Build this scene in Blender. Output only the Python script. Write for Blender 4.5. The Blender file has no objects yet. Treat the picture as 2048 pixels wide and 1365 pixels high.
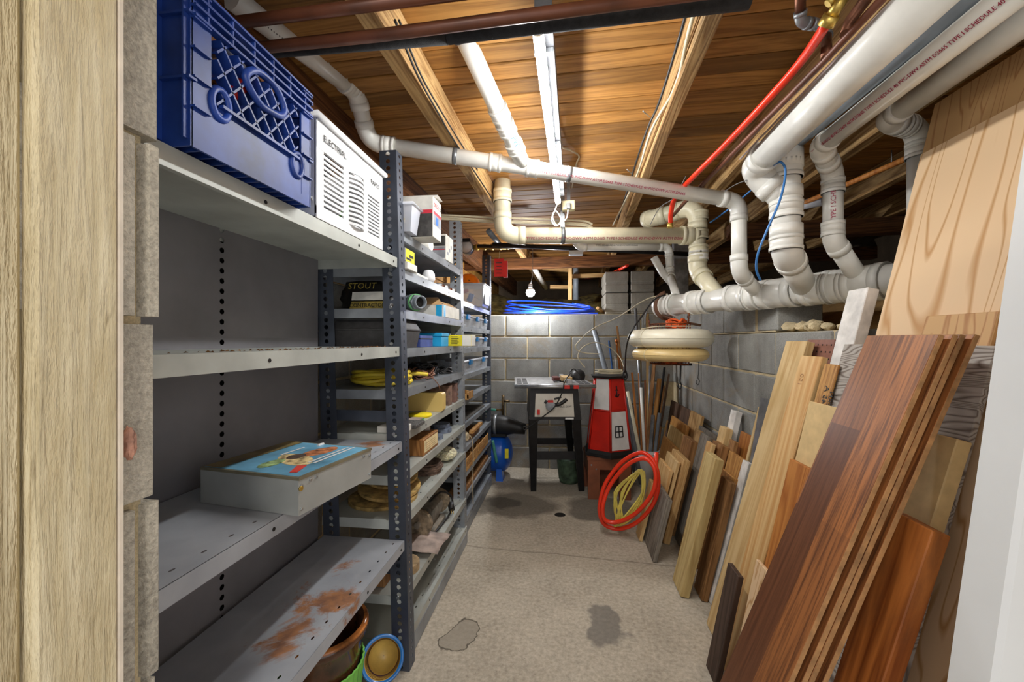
import bpy, bmesh, math, random
from mathutils import Vector, Matrix
random.seed(7)
S = bpy.context.scene
COL = S.collection
# ---------------------------------------------------------------- camera, world, light
CH, YAW, F = 1.17, math.radians(7.5), 820.0      # eye height (m), yaw to the left, focal length in pixels of a 2048 wide frame
cam = bpy.data.cameras.new('camera'); cam.lens = F/2048*36; cam.sensor_width = 36; cam.clip_start = .02
camo = bpy.data.objects.new('camera', cam); COL.objects.link(camo)
camo.location = (0, 0, CH); camo.rotation_euler = (math.radians(90), 0, YAW); S.camera = camo
W = bpy.data.worlds.new('world'); S.world = W; W.use_nodes = True
W.node_tree.nodes['Background'].inputs[0].default_value = (.95, .96, 1, 1)
W.node_tree.nodes['Background'].inputs[1].default_value = .65
def fill_lamp(loc, energy, r, col):
    l = bpy.data.lights.new('fill_lamp', 'POINT'); l.energy = energy; l.shadow_soft_size = r; l.color = col
    o = bpy.data.objects.new('fill_lamp', l); COL.objects.link(o); o.location = loc
fill_lamp((.12, -.9, 2.0), 18, .12, (1, .93, .82))      # unseen fill lamp added behind the camera to brighten the door jamb
TUBE, BULB = 66.0, 300.0                             # emission of the tube light and of the bare bulb
S.view_settings.view_transform = 'Standard'; S.view_settings.look = 'None'
S.view_settings.gamma = 1; S.view_settings.use_curve_mapping = False; S.view_settings.exposure = .95
# ---------------------------------------------------------------- measuring helpers
ca, sa = math.cos(YAW), math.sin(YAW)
def ray(px, py):
    a = (px-1024)/F; b = (682-py)/F
    return Vector((a*ca-sa, a*sa+ca, b))
CAMP = Vector((0, 0, CH))
def P(px, py, X=None, Y=None, Z=None, d=None):       # point of the room seen at a pixel, on a wall / shelf / floor plane
    r = ray(px, py)
    t = d if d is not None else X/r.x if X is not None else Y/r.y if Y is not None else (Z-CH)/r.z
    return CAMP + r*t
def PL(px, py, xb, s):                               # on the leaning plane X = xb + s Z
    r = ray(px, py); t = (xb + s*CH)/(r.x - s*r.z)
    return CAMP + r*t
def yx(px, X): return P(px, 682, X=X).y
# ---------------------------------------------------------------- mesh builder
class MB:
    def __init__(s): s.v = []; s.f = []; s.s = []; s.M = None
    def add(s, vs, fs, sm=False):
        o = len(s.v)
        for p in vs:
            p = Vector(p); s.v.append(s.M @ p if s.M else p)
        for f in fs: s.f.append([o+i for i in f]); s.s.append(sm)
        return s
    def box(s, x0, x1, y0, y1, z0, z1, b=0):
        if b <= 0:
            return s.add([(x, y, z) for z in (z0, z1) for y in (y0, y1) for x in (x0, x1)],
                         [(0,2,3,1),(4,5,7,6),(0,1,5,4),(2,6,7,3),(0,4,6,2),(1,3,7,5)])
        vs = []; idx = {}
        for k in (0, 1):
            for j in (0, 1):
                for i in (0, 1):
                    c = ((x0, x1)[i], (y0, y1)[j], (z0, z1)[k]); sg = (1-2*i, 1-2*j, 1-2*k)
                    for a in range(3):
                        p = [c[q] + (0 if q == a else sg[q]*b) for q in range(3)]
                        idx[(i, j, k, a)] = len(vs); vs.append(p)
        fs = []
        for a in range(3):
            u, w = [q for q in range(3) if q != a]
            for e in (0, 1):
                q = []
                for (m, n) in ((0,0),(1,0),(1,1),(0,1)):
                    k = [0,0,0]; k[a] = e; k[u] = m; k[w] = n; q.append(idx[(*k, a)])
                fs.append(q)
            for m in (0, 1):
                for n in (0, 1):
                    q = []
                    for (e, ax) in ((0,u),(1,u),(1,w),(0,w)):
                        k = [0,0,0]; k[a] = e; k[u] = m; k[w] = n; q.append(idx[(*k, ax)])
                    fs.append(q)
        for i in (0,1):
            for j in (0,1):
                for k in (0,1): fs.append([idx[(i,j,k,a)] for a in range(3)])
        return s.add(vs, fs)
    def cbox(s, cx, cy, cz, sx, sy, sz, b=0):
        return s.box(cx-sx/2, cx+sx/2, cy-sy/2, cy+sy/2, cz-sz/2, cz+sz/2, b)
    def ring(s, c, u, w, r, n): return [c + u*(r*math.cos(6.28318*i/n)) + w*(r*math.sin(6.28318*i/n)) for i in range(n)]
    def tube(s, pts, r, n=10, closed=False, cap=True, sm=True, flat=1):
        pts = [Vector(p) for p in pts]; m = len(pts); vs = []; u = None
        rr = r if isinstance(r, (list, tuple)) else [r]*m
        for i, p in enumerate(pts):
            a = pts[i-1] if (i or closed) else p; b = pts[(i+1) % m] if (i < m-1 or closed) else p
            t = (b-a).normalized()
            if u is None: u = t.orthogonal().normalized() if abs(t.z) > .95 else t.cross(Vector((0,0,1))).normalized()
            else:
                u = u - t*u.dot(t)
                u = u.normalized() if u.length > 1e-6 else t.orthogonal().normalized()
            vs += s.ring(p, u, t.cross(u)*flat, rr[i], n)
        fs = []
        for i in range(m if closed else m-1):
            for j in range(n):
                a, b = i*n, ((i+1) % m)*n
                fs.append((a+j, a+(j+1) % n, b+(j+1) % n, b+j))
        s.add(vs, fs, sm)
        if cap and not closed:
            o = len(s.v)-len(vs)
            s.f.append([o+j for j in range(n)][::-1]); s.s.append(False)
            s.f.append([o+(m-1)*n+j for j in range(n)]); s.s.append(False)
        return s
    def cyl(s, p0, p1, r, r1=None, n=16, sm=True): return s.tube([p0, p1], [r, r if r1 is None else r1], n, sm=sm)
    def lathe(s, prof, n=28, c=(0,0,0), ax='z', sm=True):
        vs = []; fs = []
        for (r, z) in prof:
            for i in range(n):
                a = 6.28318*i/n; x, y = r*math.cos(a), r*math.sin(a)
                p = {'z': (x, y, z), 'x': (z, x, y), 'y': (x, z, y)}[ax]
                vs.append((p[0]+c[0], p[1]+c[1], p[2]+c[2]))
        for k in range(len(prof)-1):
            for i in range(n): fs.append((k*n+i, k*n+(i+1) % n, (k+1)*n+(i+1) % n, (k+1)*n+i))
        return s.add(vs, fs, sm)
    def prism(s, poly, h0, h1):
        n = len(poly)
        vs = [(x, y, h0) for x, y in poly] + [(x, y, h1) for x, y in poly]
        return s.add(vs, [list(range(n))[::-1], list(range(n, 2*n))] + [(i, (i+1) % n, n+(i+1) % n, n+i) for i in range(n)])
    def loft(s, A, B):
        n = len(A)
        return s.add(list(A)+list(B), [list(range(n))[::-1], list(range(n, 2*n))] + [(i, (i+1) % n, n+(i+1) % n, n+i) for i in range(n)])
    def plate(s, o, ux, uy, W_, H_, nx, ny, hx, hy):
        o, ux, uy = Vector(o), Vector(ux), Vector(uy); cw, chh = W_/nx, H_/ny
        for j in range(ny):
            for i in range(nx):
                c = o + ux*((i+.5)*cw) + uy*((j+.5)*chh); vs = []
                for k in range(8):
                    a = k*math.pi/4; cx = round(math.cos(a)*1.42); cy = round(math.sin(a)*1.42)
                    cx = max(-1, min(1, cx)); cy = max(-1, min(1, cy))
                    vs.append(c + ux*(cx*cw/2) + uy*(cy*chh/2))
                for k in range(8):
                    a = k*math.pi/4; vs.append(c + ux*(hx*math.cos(a)) + uy*(hy*math.sin(a)))
                s.add(vs, [(k, (k+1) % 8, 8+(k+1) % 8, 8+k) for k in range(8)])
        return s
    def build(s, name, mat, parent=None, world=False, loc=None):
        me = bpy.data.meshes.new(name); off = Vector((0,0,0))
        if world and parent: off = parent.location if not parent.parent else parent.location + parent.parent.location
        if loc is not None: off = Vector(loc)
        me.from_pydata([tuple(p-off) for p in s.v], [], s.f); me.polygons.foreach_set('use_smooth', s.s)
        bm = bmesh.new(); bm.from_mesh(me); bmesh.ops.recalc_face_normals(bm, faces=bm.faces); bm.to_mesh(me); bm.free()
        me.materials.append(mat); me.update()
        o = bpy.data.objects.new(name, me); COL.objects.link(o)
        if parent: o.parent = parent
        if loc is not None: o.location = loc
        return o
def tag(o, label, cat, group=None, kind=None):
    o['label'] = label; o['category'] = cat
    if group: o['group'] = group
    if kind: o['kind'] = kind
    return o
def thing(name, label, cat, loc=(0,0,0), rz=0, group=None):
    o = bpy.data.objects.new(name, None); COL.objects.link(o); o.empty_display_size = .05
    o.location = loc; o.rotation_euler = (0, 0, math.radians(rz)); return tag(o, label, cat, group)
def inst(src, name, parent=None, loc=None, rot=None):
    o = bpy.data.objects.new(name, src.data if hasattr(src, 'data') else src); COL.objects.link(o)
    if parent: o.parent = parent
    if loc is not None: o.location = loc
    if rot is not None: o.rotation_euler = rot
    return o
def spl(pts, k=6, closed=False):
    pts = [Vector(p) for p in pts]; n = len(pts); out = []
    for i in range(n if closed else n-1):
        g = lambda j: pts[j % n] if closed else pts[max(0, min(n-1, j))]
        a, b, c, d = g(i-1), g(i), g(i+1), g(i+2)
        for q in range(k):
            t = q/k
            out.append(.5*((2*b)+(c-a)*t+(2*a-5*b+4*c-d)*t*t+(3*b-a-3*c+d)*t**3))
    if not closed: out.append(pts[-1])
    return out
def text(parent, s, size, o, xd, up, mat, name='lettering', ext=.0003, wide=1):
    cu = bpy.data.curves.new('t', 'FONT'); cu.body = s; cu.size = size; cu.extrude = ext; cu.resolution_u = 2
    to = bpy.data.objects.new('t', cu); COL.objects.link(to)
    me = bpy.data.meshes.new_from_object(to.evaluated_get(bpy.context.evaluated_depsgraph_get()))
    bpy.data.objects.remove(to); me.materials.clear(); me.materials.append(mat)
    xd = Vector(xd).normalized(); up = Vector(up).normalized(); nn = xd.cross(up).normalized(); up = nn.cross(xd)
    M = Matrix((xd*wide, up, nn)).transposed().to_4x4(); M.translation = Vector(o)
    me.transform(M)
    ob = bpy.data.objects.new(name, me); COL.objects.link(ob)
    if parent: ob.parent = parent
    return ob
# ---------------------------------------------------------------- materials
def lin(c): return tuple(((v/255)/12.92 if v/255 <= .04045 else ((v/255+.055)/1.055)**2.4) for v in c) + (1,)
MT = {}
class N:
    def __init__(s, name):
        s.m = bpy.data.materials.new(name); s.m.use_nodes = True; s.t = s.m.node_tree; s.b = s.t.nodes['Principled BSDF']
    def n(s, ty, **kw):
        x = s.t.nodes.new(ty)
        for k, v in kw.items():
            if k[0] == 'i' and k[1:].isdigit(): x.inputs[int(k[1:])].default_value = v
            else: setattr(x, k, v)
        return x
    def l(s, a, b): s.t.links.new(a, b)
    def coord(s, scale=(1,1,1), rnd=True, out='Object'):
        tc = s.n('ShaderNodeTexCoord'); mp = s.n('ShaderNodeMapping'); mp.inputs['Scale'].default_value = scale
        s.l(tc.outputs[out], mp.inputs[0])
        if rnd:
            oi = s.n('ShaderNodeObjectInfo'); m = s.n('ShaderNodeMath', operation='MULTIPLY', i1=37.0)
            s.l(oi.outputs['Random'], m.inputs[0]); s.l(m.outputs[0], mp.inputs['Location'])
        return mp.outputs[0]
    def noise(s, co, sc, det=4, rough=.55, dist=0):
        x = s.n('ShaderNodeTexNoise'); x.inputs['Scale'].default_value = sc; x.inputs['Detail'].default_value = det
        x.inputs['Roughness'].default_value = rough; x.inputs['Distortion'].default_value = dist; s.l(co, x.inputs['Vector']); return x.outputs[0]
    def ramp(s, f, stops):
        r = s.n('ShaderNodeValToRGB'); e = r.color_ramp.elements
        while len(e) < len(stops): e.new(.5)
        for q, (p, c) in zip(e, stops): q.position = p; q.color = c if len(c) == 4 else lin(c)
        s.l(f, r.inputs[0]); return r.outputs[0]
    def mix(s, fac, a, b, bt='MIX'):
        x = s.n('ShaderNodeMix', data_type='RGBA', blend_type=bt)
        for v, k in ((fac, 0), (a, 6), (b, 7)):
            if hasattr(v, 'is_linked'): s.l(v, x.inputs[k])
            else: x.inputs[k].default_value = v
        return x.outputs[2]
    def math(s, op, a, b=0.0, clamp=False):
        x = s.n('ShaderNodeMath', operation=op, use_clamp=clamp)
        for v, k in ((a, 0), (b, 1)):
            if hasattr(v, 'is_linked'): s.l(v, x.inputs[k])
            else: x.inputs[k].default_value = v
        return x.outputs[0]
    def bump(s, h, st=.3, d=.002):
        x = s.n('ShaderNodeBump'); x.inputs['Strength'].default_value = st; x.inputs['Distance'].default_value = d
        s.l(h, x.inputs['Height']); s.l(x.outputs[0], s.b.inputs['Normal'])
    def fin(s, col=None, rough=.5, metal=0, spec=.5, **kw):
        if col is not None:
            if hasattr(col, 'is_linked'): s.l(col, s.b.inputs['Base Color'])
            else: s.b.inputs['Base Color'].default_value = col if len(col) == 4 else lin(col)
        if hasattr(rough, 'is_linked'): s.l(rough, s.b.inputs['Roughness'])
        else: s.b.inputs['Roughness'].default_value = rough
        s.b.inputs['Metallic'].default_value = metal; s.b.inputs['Specular IOR Level'].default_value = spec
        for k, v in kw.items(): s.b.inputs[k.replace('_', ' ')].default_value = v
        return s.m
def plain(name, c, rough=.5, metal=0, var=.12, sc=14, bump=0, spec=.5, rnd=True):
    if name in MT: return MT[name]
    n = N(name); co = n.coord(rnd=rnd); f = n.noise(co, sc, 5)
    lo = tuple(max(0, v*(1-var*1.6)) for v in c); hi = tuple(min(255, v*(1+var)) for v in c)
    col = n.ramp(f, [(.3, lo), (.7, hi)])
    if bump: n.bump(n.noise(co, sc*9, 3), bump, .002)
    MT[name] = n.fin(col, rough, metal, spec); return MT[name]
def wood(name, c1, c2, rough=.6, sc=1.0, rings=9, dirt=0, spec=.3, vv=.3, big=.35):
    n = N(name); co = n.coord((1, 1, .07))
    w = n.noise(co, 9*sc, 3, .5, 1.2)
    rg = n.math('FRACT', n.math('MULTIPLY', w, rings))
    rg = n.math('ABSOLUTE', n.math('SUBTRACT', rg, .5))
    fine = n.noise(n.coord((1, 1, .015)), 260*sc, 2)
    f = n.math('ADD', n.math('MULTIPLY', rg, 1.1), n.math('MULTIPLY', fine, .5))
    col = n.ramp(f, [(.15, c2), (.75, c1)])
    oi = n.n('ShaderNodeObjectInfo'); hs = n.n('ShaderNodeHueSaturation'); n.l(col, hs.inputs['Color'])
    n.l(n.math('ADD', n.math('MULTIPLY', oi.outputs['Random'], vv), 1-vv/2), hs.inputs['Value']); col = hs.outputs[0]
    bg = n.noise(n.coord((1,1,.5)), 6, 4)
    col = n.mix(n.math('MULTIPLY', bg, big), col, tuple(v*.45 for v in lin(c2)[:3])+(1,))
    if dirt:
        d = n.noise(n.coord((1,1,.3)), 11, 6, .7); col = n.mix(n.ramp(d, [(.5, (0,0,0,1)), (.75, (dirt,dirt,dirt,1))]), col, (.03,.025,.02,1))
    n.bump(f, .25, .001); return n.fin(col, rough, 0, spec)
def concrete(name, c, var=.2, sc=6, bump=.5, rough=.9, stain=None):
    n = N(name); co = n.coord()
    a = n.noise(co, sc, 6, .65); b = n.noise(co, sc*38, 3, .6); st = n.noise(n.coord((1.4, 1.4, .12)), 5, 4)
    lo = tuple(v*(1-var) for v in c); hi = tuple(min(255, v*(1+var)) for v in c)
    col = n.mix(.45, n.ramp(a, [(.3, lo), (.7, hi)]), n.ramp(b, [(.3, lo), (.7, hi)]))
    col = n.mix(n.ramp(st, [(.45, (0,0,0,1)), (.75, (.4,.4,.4,1))]), col, lin(tuple(v*.62 for v in c)))
    if stain:
        ge = n.n('ShaderNodeNewGeometry'); s1 = n.noise(ge.outputs['Position'], 2.6, 6, .7, .5); col = n.mix(n.ramp(s1, [(.52, (0,0,0,1)), (.72, (.75,.75,.75,1))]), col, lin(stain))
    n.bump(b, bump, .003); return n.fin(col, rough, 0, .2)
BLOCK = concrete('concrete_block_grey', (146, 146, 142), stain=(150,128,94))
BLOCKR = concrete('concrete_block_stacked', (150, 146, 136))
BLOCKN = concrete('concrete_block_rough', (176, 170, 156), .28, 5, .9)
MORTAR = concrete('mortar_tan', (196, 180, 146), .25, 9)
SOIL = concrete('bare_soil', (150, 120, 78), .35, 9, 1.0)
def floor_mat():
    n = N('floor_concrete'); co = n.coord(rnd=False)
    a = n.noise(co, 2.2, 7, .7); b = n.noise(co, 60, 4, .65); g = n.noise(co, 170, 2)
    col = n.mix(.5, n.ramp(a, [(.3, (150,139,122)), (.7, (214,203,184))]), n.ramp(b, [(.3, (132,122,106)), (.7, (214,205,188))]))
    col = n.mix(n.ramp(g, [(.68, (0,0,0,1)), (.74, (.7,.7,.7,1))]), col, lin((92,84,74)))
    dx = n.n('ShaderNodeTexNoise'); dx.inputs['Scale'].default_value = 5; dx.inputs['Detail'].default_value = 6; n.l(co, dx.inputs['Vector'])
    wob = n.n('ShaderNodeVectorMath', operation='MULTIPLY_ADD'); wob.inputs[1].default_value = (.28,.28,0); n.l(dx.outputs[1], wob.inputs[0]); n.l(co, wob.inputs[2])
    def blob(x, y, rx, ry, e0, e1, rot=0, src=wob.outputs[0], off=.14):
        mp = n.n('ShaderNodeMapping', vector_type='TEXTURE'); mp.inputs['Location'].default_value = (x+off, y+off, 0)
        mp.inputs['Scale'].default_value = (rx, ry, 1); mp.inputs['Rotation'].default_value = (0,0,rot); n.l(src, mp.inputs[0])
        sp = n.n('ShaderNodeSeparateXYZ'); n.l(mp.outputs[0], sp.inputs[0])
        r = n.math('SQRT', n.math('ADD', n.math('POWER', sp.outputs[0], 2.0), n.math('POWER', sp.outputs[1], 2.0)))
        return r, n.ramp(r, [(e0, (1,1,1,1)), (e1, (0,0,0,1))])
    def put(col, mask, c, k): return n.mix(n.math('MULTIPLY', mask, k), col, lin(c))
    for (px, py, rx, ry, k, c) in ((1030,1010,.36,.28,.7,(80,74,66)), (1210,1020,.33,.26,.68,(80,76,70)), (1120,975,.62,.24,.5,(98,90,80)),
                                   (1000,1005,.16,.14,.6,(58,54,48)), (960,1015,.14,.2,.35,(78,72,62))):
        p = P(px, py, Z=0); r, m = blob(p.x, p.y, rx, ry, .72, .92); col = put(col, m, c, k)
    p = P(1212, 1252, Z=0); r, m = blob(p.x, p.y, .1, .135, .7, .86, .3); col = put(col, m, (112,108,102), .75)
    p = P(915, 1275, Z=0); r, m = blob(p.x, p.y, .085, .1, .86, .9); col = put(col, m, (150,142,128), .7)
    col = put(col, n.ramp(r, [(.82, (0,0,0,1)), (.86, (1,1,1,1)), (.9, (1,1,1,1)), (.94, (0,0,0,1))]), (70,64,54), .8)
    p = P(1090, 1106, Z=0)                                        # shrinkage crack across the slab
    w2 = n.n('ShaderNodeVectorMath', operation='MULTIPLY_ADD'); w2.inputs[1].default_value = (.06,.06,0); n.l(dx.outputs[1], w2.inputs[0]); n.l(co, w2.inputs[2])
    sp = n.n('ShaderNodeSeparateXYZ'); n.l(w2.outputs[0], sp.inputs[0])
    ln = n.math('ABSOLUTE', n.math('SUBTRACT', n.math('ADD', sp.outputs[1], n.math('MULTIPLY', sp.outputs[0], .07)), p.y+.03+.07*p.x))
    col = put(col, n.ramp(ln, [(.002, (1,1,1,1)), (.008, (0,0,0,1))]), (104,94,82), .55)
    n.bump(n.math('ADD', b, g), .35, .002); return n.fin(col, .85, 0, .25)
FLOORM = floor_mat()
DECKW = wood('ceiling_board_wood', (172,124,64), (130,88,40), .6, 1.7, 5, .3, .3, .8, .2)
JOISTW = wood('joist_wood', (206,170,116), (136,96,52), .75, 1, 10, .6)
JOISTD = wood('dark_beam_wood', (124,80,44), (66,38,18), .75, 1, 10, .6)
STEEL = plain('shelf_steel_dark', (74,80,92), .42, .25, .12, 7)
STEELL = plain('shelf_steel_light', (150,156,163), .4, .3, .12, 6)
STEELG = plain('shelf_steel_pale', (186,190,184), .42, .2, .07, 6)
PANELM = plain('shelf_back_panel', (128,127,132), .5, .2, .08, 3)
def rusty():
    n = N('shelf_steel_rusted'); co = n.coord(rnd=False)
    base = n.ramp(n.noise(co, 5, 5), [(.3, (146,150,158)), (.7, (178,182,188))])
    ge = n.n('ShaderNodeNewGeometry'); a = n.noise(co, 7, 7, .72, .6)
    for (px, py, z, R) in ((655,1205,.465,.15), (560,1290,.465,.1), (745,890,.815,.1), (690,1130,.465,.07)):
        q = P(px, py, Z=z); vd = n.n('ShaderNodeVectorMath', operation='DISTANCE', i1=(q.x, q.y, q.z)); n.l(ge.outputs['Position'], vd.inputs[0]); a = n.math('ADD', a, n.math('MULTIPLY', n.math('SUBTRACT', 1.0, n.math('DIVIDE', vd.outputs['Value'], R), True), .32))
    r = n.ramp(n.noise(co, 30, 4), [(.3, (116,66,28)), (.7, (186,120,52))])
    col = n.mix(n.ramp(a, [(.66, (0,0,0,1)), (.76, (.85,.85,.85,1))]), base, r)
    return n.fin(col, .55, .15, .4)
STEELR = rusty()
ZINC = plain('zinc_metal', (178,182,186), .35, .8, .12, 20)
BLACKM = plain('black_metal', (30,30,32), .45, .2, .2, 20)
BLACKP = plain('black_plastic', (27,27,28), .5, 0, .15, 25)
FOAM = plain('black_foam', (38,39,42), .9, 0, .2, 60, .4)
COPPER = plain('old_copper', (120,78,58), .45, .7, .25, 12)
BROWNP = plain('brown_painted_pipe', (104,62,44), .42, .2, .15, 9)
GALV = plain('galvanised_grey', (142,146,150), .4, .6, .15, 14)
BRASS = plain('brass', (206,176,92), .35, .8, .12, 10)
PVC = plain('white_pvc', (236,235,228), .3, 0, .06, 5, 0, .5)
PVCC = plain('cream_pvc', (226,219,190), .33, 0, .07, 5, 0, .5)
PVCG = plain('grey_pvc', (122,130,138), .45, 0, .08, 8)
REDPRINT = plain('red_print', (172,52,84), .6, 0, .05)
BLUEPRINT = plain('blue_print', (70,130,190), .6, 0, .05)
BLACKINK = plain('black_ink', (28,28,30), .6, 0, .05)
REDPEX = plain('red_pex', (232,56,28), .3, 0, .04, 5)
BLUEPEX = plain('blue_pex', (24,72,214), .3, 0, .06, 5)
TEAL = plain('teal_hose', (76,150,132), .5, 0, .1)
YCORD = plain('yellow_cord', (232,206,64), .45, 0, .06, 9)
YCORD2 = plain('pale_yellow_cord', (218,206,98), .5, 0, .08, 9)
CREAMW = plain('cream_cable', (206,196,168), .55, 0, .1, 9)
GREYW = plain('grey_cable', (112,112,112), .55, 0, .1)
WHITEP = plain('white_plastic', (228,230,232), .4, 0, .04, 4)
BLUEP = plain('blue_crate_plastic', (36,68,148), .45, 0, .22, 7)
CRED = plain('red_paint', (198,34,20), .42, 0, .08, 6)
CWHITE = plain('white_paint', (222,222,220), .5, 0, .05, 8)
BROWNPAINT = plain('brown_paint', (128,74,48), .5, 0, .1, 8)
BLUETANK = plain('blue_tank_paint', (22,92,196), .3, 0, .06, 4)
YELLOWC = plain('yellow_card', (236,220,40), .6, 0, .05)
CARD = plain('cardboard', (188,150,104), .8, 0, .12, 18)
WHITECARD = plain('white_card', (222,220,212), .7, 0, .07, 12)
GREYCARD = plain('grey_card', (146,150,158), .7, 0, .12, 18)
DARKCARD = plain('dark_card', (58,56,54), .7, 0, .3, 30)
REDCARD = plain('red_card', (198,44,62), .6, 0, .05)
BLUECARD = plain('blue_card', (40,104,190), .6, 0, .06)
LBLUE = plain('light_blue_paint', (36,164,220), .4, 0, .05)
NAVY = plain('navy_box', (58,76,140), .55, 0, .2, 12)
CREAMC = plain('cream_case', (226,196,120), .45, 0, .04, 4)
ORANGE = plain('orange_plastic', (240,118,16), .35, 0, .05)
REDTAG = plain('red_tag_card', (226,36,26), .6, 0, .05)
RUST = plain('rusty_wire', (124,66,32), .8, .3, .3, 40)
WOOL = plain('wool_pad', (226,214,184), .95, 0, .18, 60, .8)
FELT = plain('felt_wheel', (190,158,96), .9, 0, .22, 30, .4)
ABRAS = plain('brown_abrasive', (104,84,72), .9, 0, .25, 60, .5)
BLUEAB = plain('blue_grey_abrasive', (104,114,132), .9, 0, .18, 60, .5)
GREENP = plain('dark_green_pot', (72,92,72), .7, 0, .35, 18, .4)
LIME = plain('lime_green', (122,198,84), .5, 0, .06)
GLAZEB = plain('brown_glaze', (84,52,34), .16, 0, .5, 7, 0, .7)
GLAZEY = plain('yellow_glaze', (222,190,104), .35, 0, .12, 9)
GLAZEBL = plain('cobalt_glaze', (28,44,160), .2, 0, .15, 6, 0, .7)
GLAZELB = plain('light_blue_glaze', (44,116,190), .25, 0, .15, 6, 0, .7)
FLOATW = plain('white_vinyl', (232,226,204), .35, 0, .05, 5)
FLOATC = plain('cream_vinyl', (232,204,142), .38, 0, .08, 6)
ROPEO = plain('orange_rope', (236,92,30), .7, 0, .15, 40)
STRAPB = plain('brown_strap', (112,78,58), .7, 0, .12, 15)
JAMBP = None
WHITEBOARD = plain('white_door_paint', (224,226,226), .45, 0, .03, 2)
BAGB = plain('black_bag_plastic', (40,38,36), .3, 0, .3, 12)
SPONGE = plain('yellow_sponge', (240,214,24), .8, 0, .08)
GREENC = plain('green_card', (44,150,84), .7, 0, .08)
PAPER = plain('sanding_sheet', (172,154,144), .7, 0, .14, 14)
DARKHOLE = plain('dark_hole', (24,20,16), .9, 0, .1)
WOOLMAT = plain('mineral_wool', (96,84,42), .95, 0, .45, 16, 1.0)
WINDOWSTEEL = plain('saw_plate', (206,202,190), .45, .1, .07, 6)
def clear(name, c=(225,230,236), a=.3, rough=.25):
    n = N(name); n.fin(c, rough, 0, .5); n.b.inputs['Alpha'].default_value = a; return n.m
CLEAR = clear('clear_plastic'); FROST = clear('frosted_plastic', (214,218,228), .62, .4)
def emit(name, c, s):
    n = N(name); n.fin(c, .5); n.b.inputs['Emission Color'].default_value = lin(c); n.b.inputs['Emission Strength'].default_value = s; return n.m
# wood for the leaning boards
PINE = wood('pine', (232,196,138), (206,150,86), .6, .8, 8)
TAN = wood('tan_lumber', (214,178,122), (176,130,78), .65, 1, 9)
PALE = wood('pale_lumber', (230,200,146), (202,162,104), .65, 1, 8)
GREENW = wood('treated_lumber', (208,184,128), (174,144,90), .65, 1, 6)
BRW = wood('brown_lumber', (172,126,78), (112,74,40), .65, 1, 9, .4)
GOLD = wood('golden_lumber', (206,154,86), (146,94,42), .6, 1.2, 12)
ORGW = wood('orange_fir', (200,134,68), (156,88,38), .5, .9, 12)
REDW = wood('reddish_pine', (186,112,52), (116,58,22), .45, .6, 7, .5)
GREYWD = wood('weathered_grey_board', (150,142,130), (98,90,80), .85, 1, 8, .3)
DKBR = wood('dark_brown_board', (112,88,72), (70,52,40), .75, 1, 8, .3)
WALNUT = wood('dark_walnut_board', (92,72,60), (58,42,34), .7, 1, 6, .4)
MDF = plain('tan_mdf', (214,184,130), .7, 0, .04, 30)
PEG = plain('brown_pegboard', (142,96,80), .65, 0, .06, 30)
PAINTW = plain('worn_white_paint', (222,218,212), .6, 0, .1, 14)
def plyw(name, c1, c2, sx, contrast=2.2):
    n = N(name); co = n.coord((1, 1, .16)); w = n.noise(co, sx, 3, .5, .9)
    f = n.math('ABSOLUTE', n.math('SUBTRACT', n.math('FRACT', n.math('MULTIPLY', w, 22.0)), .5))
    col = n.ramp(n.math('MULTIPLY', f, contrast), [(.02, c2), (.22, c1)])
    kn = n.n('ShaderNodeTexVoronoi'); kn.inputs['Scale'].default_value = 2.6; n.l(n.coord((1,1,.6)), kn.inputs['Vector'])
    col = n.mix(n.ramp(kn.outputs[0], [(.03, (1,1,1,1)), (.075, (0,0,0,1))]), col, lin(tuple(v*.55 for v in c2)))
    n.bump(f, .1, .001); return n.fin(col, .6, 0, .3)
PLY = plyw('plywood_face', (228,196,156), (196,150,100), 2.6, 1.6)
PLYD = plyw('plywood_face_dark', (206,166,116), (176,128,82), 3.0, 1.6)
def weathered():
    n = N('weathered_plywood'); co = n.coord((.14, 1, 1.5)); w = n.noise(co, 3.4, 3, .5, .6)
    f = n.math('ABSOLUTE', n.math('SUBTRACT', n.math('FRACT', n.math('MULTIPLY', w, 46.0)), .5))
    col = n.ramp(f, [(.0, (112,102,94)), (.3, (190,184,176))])
    big = n.noise(n.coord(), 4, 4); col = n.mix(n.math('MULTIPLY', big, .4), col, lin((96,76,62)))
    n.bump(f, .6, .003); return n.fin(col, .85, 0, .2)
WEATH = weathered()
def laminate():
    n = N('laminate_brown'); tc = n.n('ShaderNodeTexCoord')
    br = n.n('ShaderNodeTexBrick'); br.offset = .41; mp = n.n('ShaderNodeMapping'); n.l(tc.outputs['Object'], mp.inputs[0])
    mp.inputs['Rotation'].default_value = (math.radians(90), 0, math.radians(90))
    sp = n.n('ShaderNodeSeparateXYZ'); n.l(tc.outputs['Object'], sp.inputs[0]); cb = n.n('ShaderNodeCombineXYZ')
    n.l(sp.outputs[2], cb.inputs[0]); n.l(n.math('ADD', sp.outputs[0], .297), cb.inputs[1]); n.l(cb.outputs[0], br.inputs['Vector'])
    br.inputs['Scale'].default_value = 1; br.inputs['Brick Width'].default_value = .52; br.inputs['Row Height'].default_value = .097
    br.inputs['Mortar Size'].default_value = 0; br.inputs[1].default_value = lin((96,60,42)); br.inputs[2].default_value = lin((182,116,64))
    gr = n.noise(n.coord((1,1,.04)), 110, 5, .7, .4); col = n.mix(n.ramp(gr, [(.42, (0,0,0,1)), (.62, (.85,.85,.85,1))]), br.outputs[0], lin((84,50,32)))
    return n.fin(col, .42, 0, .35)
LAM = laminate()
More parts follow.
